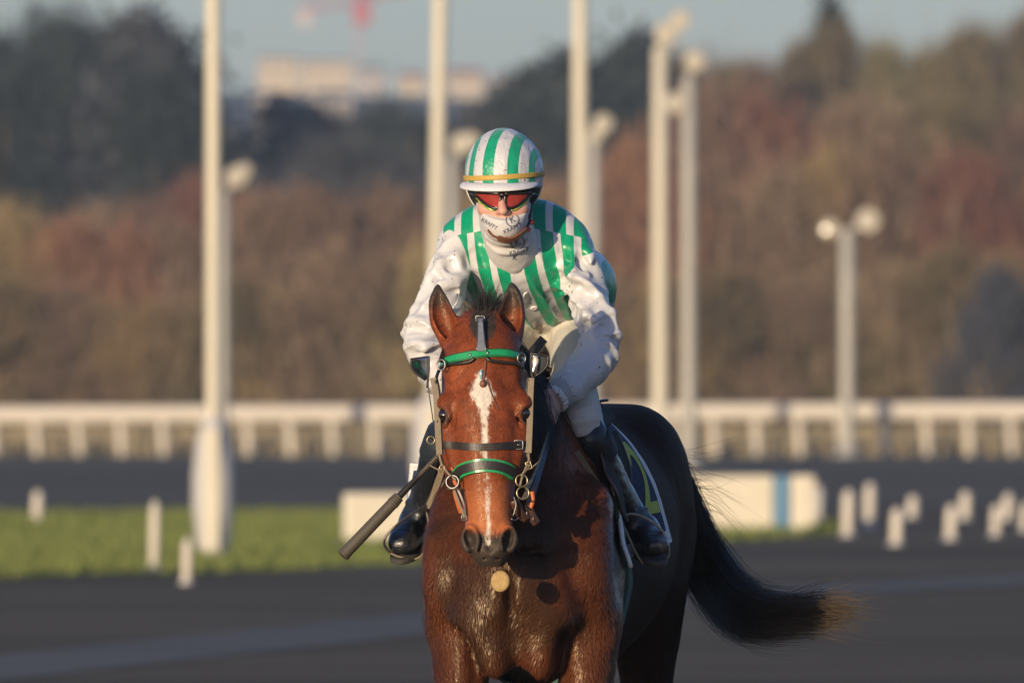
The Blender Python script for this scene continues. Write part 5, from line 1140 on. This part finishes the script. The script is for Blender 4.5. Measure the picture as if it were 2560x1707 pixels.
tube_obj('strap', [P(1200, 484, .50), P(1228, 474, .447), P(1257, 472, .436), P(1288, 474, .447), P(1320, 484, .50)], 0, M_black, gog, seg=6, n=20, up=(0, 1, 0), flat=(.006, .003))
# ================================================================== tack
HT = BVHTree.FromPolygons([tuple(v) for v in HV], [tuple(f) for f in HF])
M_brown = simple('tack_brown', (.075, .035, .022), .45, nscale=60, var=.35, bump=.3, bdist=.002)
M_dark = simple('tack_black', (.022, .017, .014), .42, nscale=70, var=.4, bump=.3, bdist=.0015)
M_tan = simple('strap_muddy', (.20, .155, .10), .7, nscale=80, var=.35, bump=.3, bdist=.002)
M_green = simple('green_patent', (.012, .27, .085), .28, nscale=40, var=.15, bump=.1, bdist=.001, coat=.3)
M_metal = NT('bit_steel').p(Base_Color=(.27, .265, .25), Metallic=1.0, Roughness=.42).m
M_brass = NT('dull_brass').p(Base_Color=(.42, .33, .17), Metallic=.9, Roughness=.38).m
M_clear = simple('clear_strap', (.16, .17, .19), .25, nscale=90, var=.3, bump=.2, bdist=.001)
M_cup = NT('blinker_cup').p(Base_Color=(.30, .31, .33), Metallic=.85, Roughness=.12, Coat_Weight=.4).m
bridle = empty('bridle', tuple(P(1210, 1030, .05))); tag(bridle, 'racing bridle with green browband and mirrored blinker cups on the horse', 'bridle')
def hs(pts, w, th, mat, name, par=None, off=.003, n=30): return strap_on(HT, pts, w, th, mat, par or bridle, name, off, n)
bb = hs([(1104, 910), (1130, 899), (1170, 890), (1215, 885), (1260, 884), (1303, 893)], .0105, .0022, M_green, 'browband', off=.006)
for e in (-7.5, 7.5):
    hs([(1106, 910 + e), (1130, 899 + e), (1170, 890 + e), (1215, 885 + e), (1260, 884 + e), (1300, 892 + e)], .0008, .0008, M_dark, 'stitching', bb, .0088, 40)
for x, y in ((1178, 889), (1219, 885)):
    h = front_hit(HT, x, y, .0085); V, F = lathe([(.0042, 0), (.004, .001), (.0025, .0022), (0, .0026)], 12, h[0], np.array(Vector(h[1]).to_track_quat('Z', 'Y').to_matrix())); obj('stud', mesh_np('stud', V, F), M_metal, bb)
def ring(c, r, th, mat, name, par, nrm=(0, -1, 0), oval=1.0):
    Rm = np.array(Vector(unit(nrm)).to_track_quat('Z', 'Y').to_matrix()); a = np.linspace(0, 6.283, 28, endpoint=False)
    C = np.stack([np.cos(a) * r, np.sin(a) * r * oval, 0 * a], -1) @ Rm.T + c; V, F = tube(C, th, 8, closed=True, up=np.asarray(nrm, float) + np.array([.02, .01, .03])); return obj(name, mesh_np(name, V, F), mat, par)
def frame_buckle(c, w, h, th, mat, par, name='buckle', ang=0):
    R = Rot('Y', ang); C = np.array([(x * w, -.0, z * h) for x, z in ((-1, -1), (0, -1.02), (1, -1), (1.02, 0), (1, 1), (0, 1.02), (-1, 1), (-1.02, 0))]) @ R.T + c
    V, F = tube(C, th, 6, closed=True, up=(.03, -1, .02)); b = obj(name, mesh_np(name, V, F), mat, par); tube_obj('tongue', [c + R @ np.array([-w, 0, 0]), c + R @ np.array([w, -.002, 0])], th * .6, mat, b, seg=5); return b
ring(P(1103, 912, -.002), .011, .0022, M_metal, 'browband_ring', bridle, (-.5, -1, 0), 1.2); ring(P(1304, 896, -.002), .011, .0022, M_metal, 'browband_ring', bridle, (.5, -1, 0), 1.2)
# piping that carries the cups
for pts in ([(1188, 898), (1176, 906), (1150, 909), (1122, 914), (1106, 926)], [(1214, 896), (1226, 905), (1255, 907), (1285, 912), (1303, 926)]):
    q = [front_hit(HT, x, y, .008)[0] for x, y in pts if front_hit(HT, x, y)]; e = P(1090, 950, .0) if pts[0][0] < 1200 else P(1320, 948, .0)
    tube_obj('cup_wire', q + [e, e + np.array([0, .01, -.03])], .0042, M_dark, bridle, seg=8, n=30, up=(0, 1, .2))
def cup(sg, pin, out_w, h0):
    """curved blinker cup standing off beside the eye"""
    rows = []
    for v in np.linspace(0, 1, 10):
        row = []
        for u in np.linspace(0, 1, 12):
            a = u * math.pi / 2; r = math.sin(min(1, .15 + v * .95) * math.pi * .5); x = pin[0] + sg * out_w * math.cos(a) * (1 - .95 * max(0, (.62 - v)) ** 0 * 0) * (1 - max(0, v - .25) ** 2.0 * 1.5); row.append((x if sg * (x - pin[0]) > 0 else pin[0], pin[1] + .045 * math.sin(a) - .012, pin[2] - h0 * v - .006 * math.cos(a) * (1 - v)))
        rows.append(row)
    V = np.array(rows).reshape(-1, 3); o = obj('blinker_cup', mesh_np('blinker_cup', V, gridF(10, 12)), M_cup, bridle); m = o.modifiers.new('s', 'SOLIDIFY'); m.thickness = .003
    R = np.array(rows); edge = np.concatenate([R[0, ::-1], R[:, 0], R[-1, :1]]); tube_obj('rim', np.array(edge), .003, M_dark, o, seg=6, up=(.1, .2, 1.0), n=None)
    tube_obj('stay', [pin + np.array([0, -.012, .002]), pin + np.array([0, -.012, -h0 * .55]), pin + np.array([-sg * -.004, -.008, -h0 - .02])], 0, M_dark, o, seg=4, n=8, up=(0, 1, 0), flat=(.003, .004), smooth=False)
cup(-1, P(1072, 892, .03), .044, .058); cup(1, P(1328, 884, .03), .042, .058)
# cheek pieces
def cheek(sg, pts, cord):
    c = tube_obj('cheekpiece', [P(*q) for q in pts], 0, M_tan, bridle, seg=4, n=16, up=(0, 1, 0), flat=(.0075, .0025), smooth=False)
    tube_obj('cheek_cord', [P(*q) for q in cord], .0016, M_dark, c, seg=5, n=12)
    tube_obj('cheek_backing', [P(q[0] - sg * 8, q[1], q[2] + .006) for q in pts], 0, M_dark, c, seg=4, n=16, up=(0, 1, 0), flat=(.005, .002), smooth=False)
cheek(-1, [(1082, 945, .0), (1090, 985, -.008), (1094, 1060, -.018), (1098, 1136, -.03)], [(1070, 960, .01), (1078, 1020, .005), (1088, 1078, -.012), (1094, 1050, -.02)])
cheek(1, [(1328, 945, .0), (1326, 985, -.008), (1324, 1060, -.018), (1321, 1132, -.03)], [(1334, 950, .01), (1334, 1010, .0), (1333, 1070, -.012)])
ring(P(1077, 1100, .0), .0095, .0014, M_brass, 'keeper_ring', bridle)
nb = hs([(1108, 1111), (1140, 1113), (1200, 1117), (1260, 1114), (1316, 1111)], .0092, .0025, M_dark, 'noseband', off=.004, n=40)
frame_buckle(front_hit(HT, 1292, 1112, .008)[0], .0105, .0105, .0018, M_metal, nb)
for x in (1210, 1232, 1246, 1222):
    h = front_hit(HT, x, 1116, .0068); V, F = lathe([(.0015, 0), (.0012, .0006), (0, .0007)], 8, h[0], Rot('X', 90)); obj('strap_hole', mesh_np('strap_hole', V, F), M_brown, nb)
arc = [(1147, 1188), (1160, 1175), (1186, 1166), (1213, 1163), (1242, 1166), (1264, 1173), (1277, 1183)]
lnb = hs(arc, .0110, .0075, M_dark, 'drop_noseband', off=.007, n=40)
hs([(x, y) for x, y in arc], .0165, .0050, M_green, 'green_edging', lnb, .0065, 40)
rl = ring(P(1131, 1204, -.062), .0160, .0022, M_metal, 'bit_ring', bridle, (-.25, -1, .1)); rr1 = ring(P(1304, 1201, -.06), .0150, .0022, M_brass, 'bit_ring', bridle, (.25, -1, .1)); rr2 = ring(P(1307, 1232, -.058), .0155, .0022, M_brass, 'bit_ring', bridle, (.25, -1, .1))
tube_obj('bit_bar', [P(1116, 1221, -.06), P(1134, 1222, -.064), P(1152, 1222, -.066)], .0024, M_brown, bridle, seg=6, n=6)
for pts in ([(1098, 1134, -.03), (1104, 1158, -.04), (1118, 1180, -.055), (1128, 1190, -.063)], [(1102, 1140, -.02), (1112, 1170, -.04), (1140, 1200, -.06)], [(1321, 1130, -.03), (1322, 1150, -.04), (1312, 1175, -.055), (1303, 1190, -.062)], [(1318, 1135, -.025), (1326, 1160, -.04), (1308, 1185, -.058), (1300, 1215, -.06)]):
    tube_obj('bit_hanger', [P(*q) for q in pts], .0032, M_tan, bridle, seg=6, n=12)
for x, y, an in ((1104, 1172, 20), (1322, 1163, -20)): frame_buckle(P(x, y, -.05), .006, .009, .0015, M_brass, bridle, 'hanger_buckle', an)
tube_obj('buckle_pin', [P(1325, 1172, -.05), P(1352, 1150, -.03)], .002, M_tan, bridle, seg=5); tube_obj('buckle_pin', [P(1075, 1163, -.03), P(1103, 1178, -.05)], .002, M_tan, bridle, seg=5)
M_orange = simple('orange_leather', (.50, .12, .035), .5, nscale=60, var=.25, bump=.2, bdist=.001)
for pts, w, mt in ([[(1140, 1225, -.05), (1146, 1250, -.045), (1156, 1280, -.035)], .009, M_orange], [[(1128, 1168, -.02), (1134, 1195, -.03), (1140, 1215, -.04)], .004, M_orange], [[(1134, 1222, -.06), (1148, 1258, -.058), (1160, 1292, -.055)], .0028, M_tan], [[(1144, 1222, -.06), (1158, 1256, -.06), (1164, 1290, -.055)], .0022, M_metal]):
    tube_obj('curb_strap', [P(*q) for q in pts], 0, mt, bridle, seg=4, n=10, up=(0, 1, 0), flat=(w, .0022), smooth=False)
frame_buckle(P(1160, 1294, -.055), .006, .005, .0014, M_metal, bridle, 'curb_buckle')
for pts, w, mt in ([[(1285, 1250, -.04), (1300, 1282, -.02), (1318, 1300, .0)], .013, M_brown], [[(1318, 1262, -.01), (1330, 1290, .0), (1342, 1308, .01)], .012, M_brown], [[(1330, 1228, -.01), (1332, 1250, -.01), (1326, 1270, -.01)], .006, M_orange], [[(1284, 1240, -.05), (1290, 1262, -.05), (1282, 1292, -.05)], .002, M_metal]):
    tube_obj('rein_stop', [P(*q) for q in pts], 0, mt, bridle, seg=8, n=10, up=(0, 1, 0), flat=(w, .006))
for q in ((1322, 1282, -.012), (1338, 1296, .0)): ring(P(*q), .009, .0014, M_metal, 'stop_ring', bridle, (.8, -.6, .2))
tube_obj('curb_hook', [P(1278, 1296, -.06), P(1288, 1300, -.055), P(1298, 1292, -.05)], .002, M_metal, bridle, seg=5, n=8)
# reins
rein_pts = lambda q: [P(*a) for a in q]
tube_obj('rein', rein_pts([(1318, 1270, -.02), (1336, 1220, .05), (1352, 1165, .16), (1366, 1110, .28), (1374, 1060, .375)]), 0, M_dark, bridle, seg=4, n=24, up=(0, 1, .3), flat=(.0075, .0018), smooth=False)
tube_obj('rein', rein_pts([(1309, 1246, -.05), (1326, 1205, .02), (1345, 1160, .12), (1364, 1100, .27), (1378, 1052, .385)]), 0, M_tan, bridle, seg=4, n=24, up=(0, 1, .3), flat=(.004, .0018), smooth=False)
tube_obj('rein', rein_pts([(1131, 1219, -.055), (1122, 1180, .08), (1130, 1130, .22), (1160, 1075, .42)]), 0, M_dark, bridle, seg=4, n=24, up=(0, 1, .3), flat=(.0075, .0018), smooth=False)
# head piece: forehead strap with its buckle, thong and bead
ocp = [P(1200, 790, .08)] + [front_hit(HT, x, y, o_)[0] for x, y, o_ in ((1201, 812, .016), (1202, 832, .014), (1202, 850, .013), (1203, 866, .012), (1203, 882, .010))]
oc = tube_obj('overcheck_strap', ocp, 0, M_clear, bridle, seg=4, n=12, up=(0, 1, 0), flat=([.0065] * 5 + [.0068, .007, .0075, .008, .009, .010, .011], .0015), smooth=False)
frame_buckle(ocp[1] * .6 + ocp[0] * .4 + np.array([0, -.005, 0]), .0105, .0062, .0018, M_metal, oc)
for e in (-4, 4): tube_obj('strap_edge', [q + np.array([e * .0011 * (1 + .35 * k_), -.0015, 0]) for k_, q in enumerate(ocp)], .0012, M_metal, oc, seg=5, n=10)
tube_obj('crown_strap', [P(1104, 905, .02), P(1118, 868, .10), P(1150, 838, .145), P(1205, 822, .165), P(1258, 836, .145), P(1292, 866, .10), P(1304, 892, .02)], 0, M_dark, bridle, seg=4, n=24, up=(0, 1, 0), flat=(.009, .002), smooth=False)
h = front_hit(HT, 1207, 962, .006)[0]; V, F = lathe([(0, -.009), (.006, -.006), (.0085, 0), (.007, .006), (.003, .011), (0, .0125)], 14, h, Rot('Y', 8)); th_ = obj('leather_tassel', mesh_np('leather_tassel', V, F), M_strap, bridle)
hs([(1213, 905), (1211, 930), (1208, 952)], .0022, .0016, M_strap, 'thong', th_, .004, 12); hs([(1217, 950), (1228, 985), (1246, 1026)], .0011, .001, M_strap, 'thong', th_, .003, 16)
h = front_hit(HT, 1203, 938, .005)[0]; V, F = lathe([(0, -.013), (.003, -.011), (.0042, -.002), (.0042, .006), (.002, .012), (0, .013)], 10, h); obj('glass_bead', mesh_np('glass_bead', V, F), NT('bead_glass').p(Base_Color=(.35, .50, .55), Roughness=.1, Metallic=.3).m, th_)
# the disc swinging under the chin
pend = empty('chin_disc', tuple(P(1252, 1450, -.03))); tag(pend, 'muddy tan disc on a cord under the horse chin', 'pendant')
Rm = np.array(Vector((-.15, -1, .1)).to_track_quat('Z', 'Y').to_matrix()); V, F = lathe([(0, .0055), (.016, .0065), (.0225, .0045), (.0245, 0), (.0225, -.0045), (0, -.005)], 28, (0, 0, 0), Rm); V[:, 2] *= 1.12; V += P(1251, 1452, -.03)
obj('disc', mesh_np('disc', V, F), simple('disc_mud', (.36, .235, .09), .8, nscale=70, var=.45, bump=.6, bdist=.004), pend)
tube_obj('cord', [P(1222, 1402, -.045), P(1230, 1414, -.036), P(1238, 1428, -.032)], .0013, M_tan, pend, seg=5, n=8)

# ------------------------------------------------------------------ saddle cloth, saddle, girth, stirrups
def drape(s, ang, off, zc=1.2):
    a = math.radians(ang); d = LAT * math.sin(a) + np.array([0, 0, math.cos(a)]); c = H(s, 0, zc); h = HT.ray_cast(Vector(c + d * .62), Vector(-d), .62)
    if h[0] is None: return c + d * .25
    return np.array(h[0]) + d * off
def drape_sheet(s0, s1, a0, a1, off, ns, na, skew=0.0, wavy=0.0, flare=0.0, side=0.0):
    rows = []
    for i, s in enumerate(np.linspace(0, 1, ns)):
        row = []
        for j, q in enumerate(np.linspace(0, 1, na)):
            aa = a0(s) + (a1(s) - a0(s)) * q; ss = s0(q) + (s1(q) - s0(q)) * s; o = off + wavy * math.sin(s * 9 + q * 3) * abs(q) + flare * q ** 3
            row.append(drape(ss, aa, o + side * (max(0, s - .2) / .8) ** 1.5 * max(0, q - .25) * .2))
        rows.append(row)
    return np.array(rows)
t = NT('saddle_cloth'); e = t.attr('edge'); n = t.noise(35, 3); weave = t.noise(400, 1)
t.p(Base_Color=t.mix(t.math('LESS_THAN', e, .029), t.mix(n, (.018, .026, .055), (.028, .038, .075)), t.mix(n, (.58, .57, .55), (.70, .69, .66))), Roughness=.85, Specular_IOR_Level=.2); t.bump(t.math('ADD', t.noise(60, 3), t.math('MULTIPLY', weave, .1)), .5, .006); M_cloth = t.m
M_numb = simple('number_yellow', (.38, .42, .06), .8, nscale=120, var=.2, bump=.3, bdist=.001)
cloth_root = empty('saddle_cloth', tuple(H(.6, 0, 1.2))); tag(cloth_root, 'navy saddle cloth with white border and yellow number 2', 'saddle cloth')
S0 = lambda q: .40 - .12 * q; S1 = lambda q: .80 + .06 * q
for sg, nm in ((1, 'side_panel'), (-1, 'side_panel')):
    ns, na = 30, 34; R = drape_sheet(S0, S1, lambda s: sg * 4, lambda s: sg * (101 - 12 * s), .014, ns, na, wavy=.003, flare=.006)
    d0 = np.linalg.norm(R - R[:1], axis=2); d1 = np.linalg.norm(R - R[-1:], axis=2); d2 = np.linalg.norm(R - R[:, -1:], axis=2); ed = np.minimum.reduce([d0, d1, d2])
    if sg < 0: ed = ed * .62
    o = obj(nm, mesh_np(nm, R.reshape(-1, 3), gridF(ns, na), True, dict(edge=ed.ravel())), M_cloth, cloth_root); m = o.modifiers.new('s', 'SOLIDIFY'); m.thickness = .008; m.offset = 0
    for ii, nme in ((0, 'binding'), (ns - 1, 'binding')):
        tube_obj(nme, R[ii], .0062, M_cuff, o, seg=6, up=tuple(AFT), n=None)
    tube_obj('binding', R[:, -1], .0062, M_cuff, o, seg=6, up=(0, 0, 1), n=None)
    if sg > 0:
        V2, F2 = text_vf('2'); out = []
        for x, y, _ in V2:
            ss = .60 + .135 * x; q = .60 - y * .62; ss = S0(q) + (S1(q) - S0(q)) * np.clip((.80 + x * .46), 0, 1); out.append(drape(ss, 4 + (101 - 12 * .8 - 4) * q, .021 + .006 * max(0, q) ** 3))
        obj('number', mesh_np('number', np.array(out), F2, False), M_numb, o)
cq = [P(1027, 1157, .84), P(1080, 1158, .76), P(1018, 1278, .88), P(1072, 1292, .80)]; Rg = np.array([[(cq[0] * (1 - a) + cq[1] * a) * (1 - b) + (cq[2] * (1 - a) + cq[3] * a) * b + np.array([0, .008 * math.sin(a * 4 + b * 5), 0]) for a in np.linspace(0, 1, 12)] for b in np.linspace(0, 1, 16)])
eg = np.minimum(np.linalg.norm(Rg - Rg[:, :1], axis=2), np.linalg.norm(Rg - Rg[:1], axis=2)); o = obj('lifted_corner', mesh_np('lifted_corner', Rg.reshape(-1, 3), gridF(16, 12), True, dict(edge=eg.ravel() * 1.5)), M_cloth, cloth_root); m = o.modifiers.new('s', 'SOLIDIFY'); m.thickness = .008; m.offset = 0
saddle = empty('saddle', tuple(H(.58, 0, 1.6))); tag(saddle, 'small dark racing saddle with stirrups under the jockey', 'saddle')
M_sad = simple('saddle_leather', (.02, .016, .014), .75, nscale=50, var=.3, bump=.3, bdist=.003, spec=.12)
R = drape_sheet(lambda q: .50, lambda q: .76, lambda s: -27, lambda s: 27, .026, 24, 25); R[:, :, 2] += (.02 * (np.linspace(-1, 1, 24) ** 2))[:, None]; o = obj('seat', mesh_np('seat', R.reshape(-1, 3), gridF(24, 25)), M_sad, saddle); o.modifiers.new('s', 'SOLIDIFY').thickness = .012
for sg in (1, -1):
    R = drape_sheet(lambda q: .36 - .09 * math.sin(q * 2.6), lambda q: .66 - .12 * q ** 2, lambda s: sg * 30, lambda s: sg * (76 - 10 * abs(s - .4)), .030, 20, 18); o = obj('flap', mesh_np('flap', R.reshape(-1, 3), gridF(20, 18)), M_sad, saddle); o.modifiers.new('s', 'SOLIDIFY').thickness = .006
    tube_obj('flap_edge', np.concatenate([R[0], R[:, -1], R[::-1][0, ::-1]]), .0035, M_brown, o, seg=5, up=(.3, .3, 1))
gir = [drape(.34, a, .016) for a in np.linspace(60, 300, 60)]; V, F = tube(np.array(gir), 0, 4, None, tuple(AFT), (.004, .032)); obj('girth', mesh_np('girth', V, fix(F), False), simple('girth_green', (.02, .075, .06), .7, nscale=90, var=.3, bump=.4, bdist=.002), saddle)
for px, py, Y in ((1500, 950, .98), (1518, 1000, 1.02)):
    a = P(px - 40, py + 6, Y - .02); b = P(px, py, Y); tube_obj('cantle_strap', [P(px - 70, py + 14, Y - .05), a, b], 0, M_dark, saddle, seg=4, n=8, up=(.2, 0, 1), flat=(.008, .003), smooth=False)
ring(P(1503, 946, .97), .007, .003, M_dark, 'cantle_ring', saddle)
M_iron = simple('stirrup_mud', (.30, .235, .15), .55, .35, nscale=70, var=.4, bump=.4, bdist=.002)
def stirrup(leather, loop):
    l = tube_obj('stirrup_leather', [P(*q) for q in leather], 0, M_tan, saddle, seg=4, n=16, up=(0, 1, 0), flat=(.0085, .0025), smooth=False)
    C = catmull([P(*q) for q in loop + loop[:1]], 40)[:-1]; V, F = tube(C, 0, 8, None, (0, 1, .1), (.0035, .009), closed=True); obj('stirrup_iron', mesh_np('stirrup_iron', V, F), M_iron, saddle)
stirrup([(1440, 1128, .45), (1480, 1190, .48), (1520, 1250, .51), (1550, 1296, .55)], [(1550, 1296, .60), (1566, 1330, .60), (1596, 1392, .605), (1612, 1408, .61), (1650, 1404, .62), (1672, 1385, .63), (1664, 1340, .63), (1628, 1302, .62), (1580, 1284, .61)])
stirrup([(1118, 1130, .53), (1102, 1180, .55), (1085, 1230, .58), (1066, 1268, .60)], [(1062, 1264, .61), (1020, 1290, .60), (985, 1318, .60), (962, 1345, .60), (964, 1368, .60), (990, 1388, .60), (1040, 1396, .61), (1064, 1370, .62), (1072, 1310, .62)])

# ------------------------------------------------------------------ whip
whip = empty('whip', tuple(P(1000, 1240, .48))); tag(whip, 'black riding whip with thick muddy handle pointing down to the left', 'whip')
M_grip = simple('whip_grip', (.075, .062, .042), .5, nscale=130, var=.45, bump=.5, bdist=.002); M_shaft = simple('whip_shaft', (.02, .018, .016), .4, nscale=200, var=.3, bump=.2)
w0, w1, w2, w3 = P(856, 1389, .44), P(1168, 1063, .53), P(1275, 948, .60), P(1350, 858, .66)
wd_ = lambda f: w0 + (w1 - w0) * f
tube_obj('grip', [wd_(0), wd_(.006), wd_(.04), wd_(.2), wd_(.40), wd_(.445), wd_(.452)], [.013, .0172, .0158, .0158, .0152, .0125, .010], M_grip, whip, seg=18, n=60)
for k in range(4): ring(wd_(.405 + .014 * k), .0142 - .0007 * k, .0028, M_grip, 'collar_ring', whip, unit(w1 - w0))
tube_obj('shaft', [wd_(.44), wd_(.52), wd_(.62), wd_(.8), w1, w2, w3], [.0095, .0088, .0062, .0052, .005, .0045, .004], M_shaft, whip, seg=10, n=60)
for k in range(26):
    f = .60 + k * .0125; p = wd_(f); V, F = lathe([(.0062, -.0011), (.0066, 0), (.0062, .0011)], 8, p, np.array(Vector(unit(w1 - w0 + np.array([.05, 0, .1]))).to_track_quat('Z', 'Y').to_matrix())); obj('whipping_thread', mesh_np('whipping_thread', V, F), M_tan, whip)
tube_obj('flap', [w2 + (w3 - w2) * .55, w3, w3 + (w3 - w2) * .12], 0, M_shaft, whip, seg=4, n=6, up=(0, 1, 0), flat=(.012, .003), smooth=False)
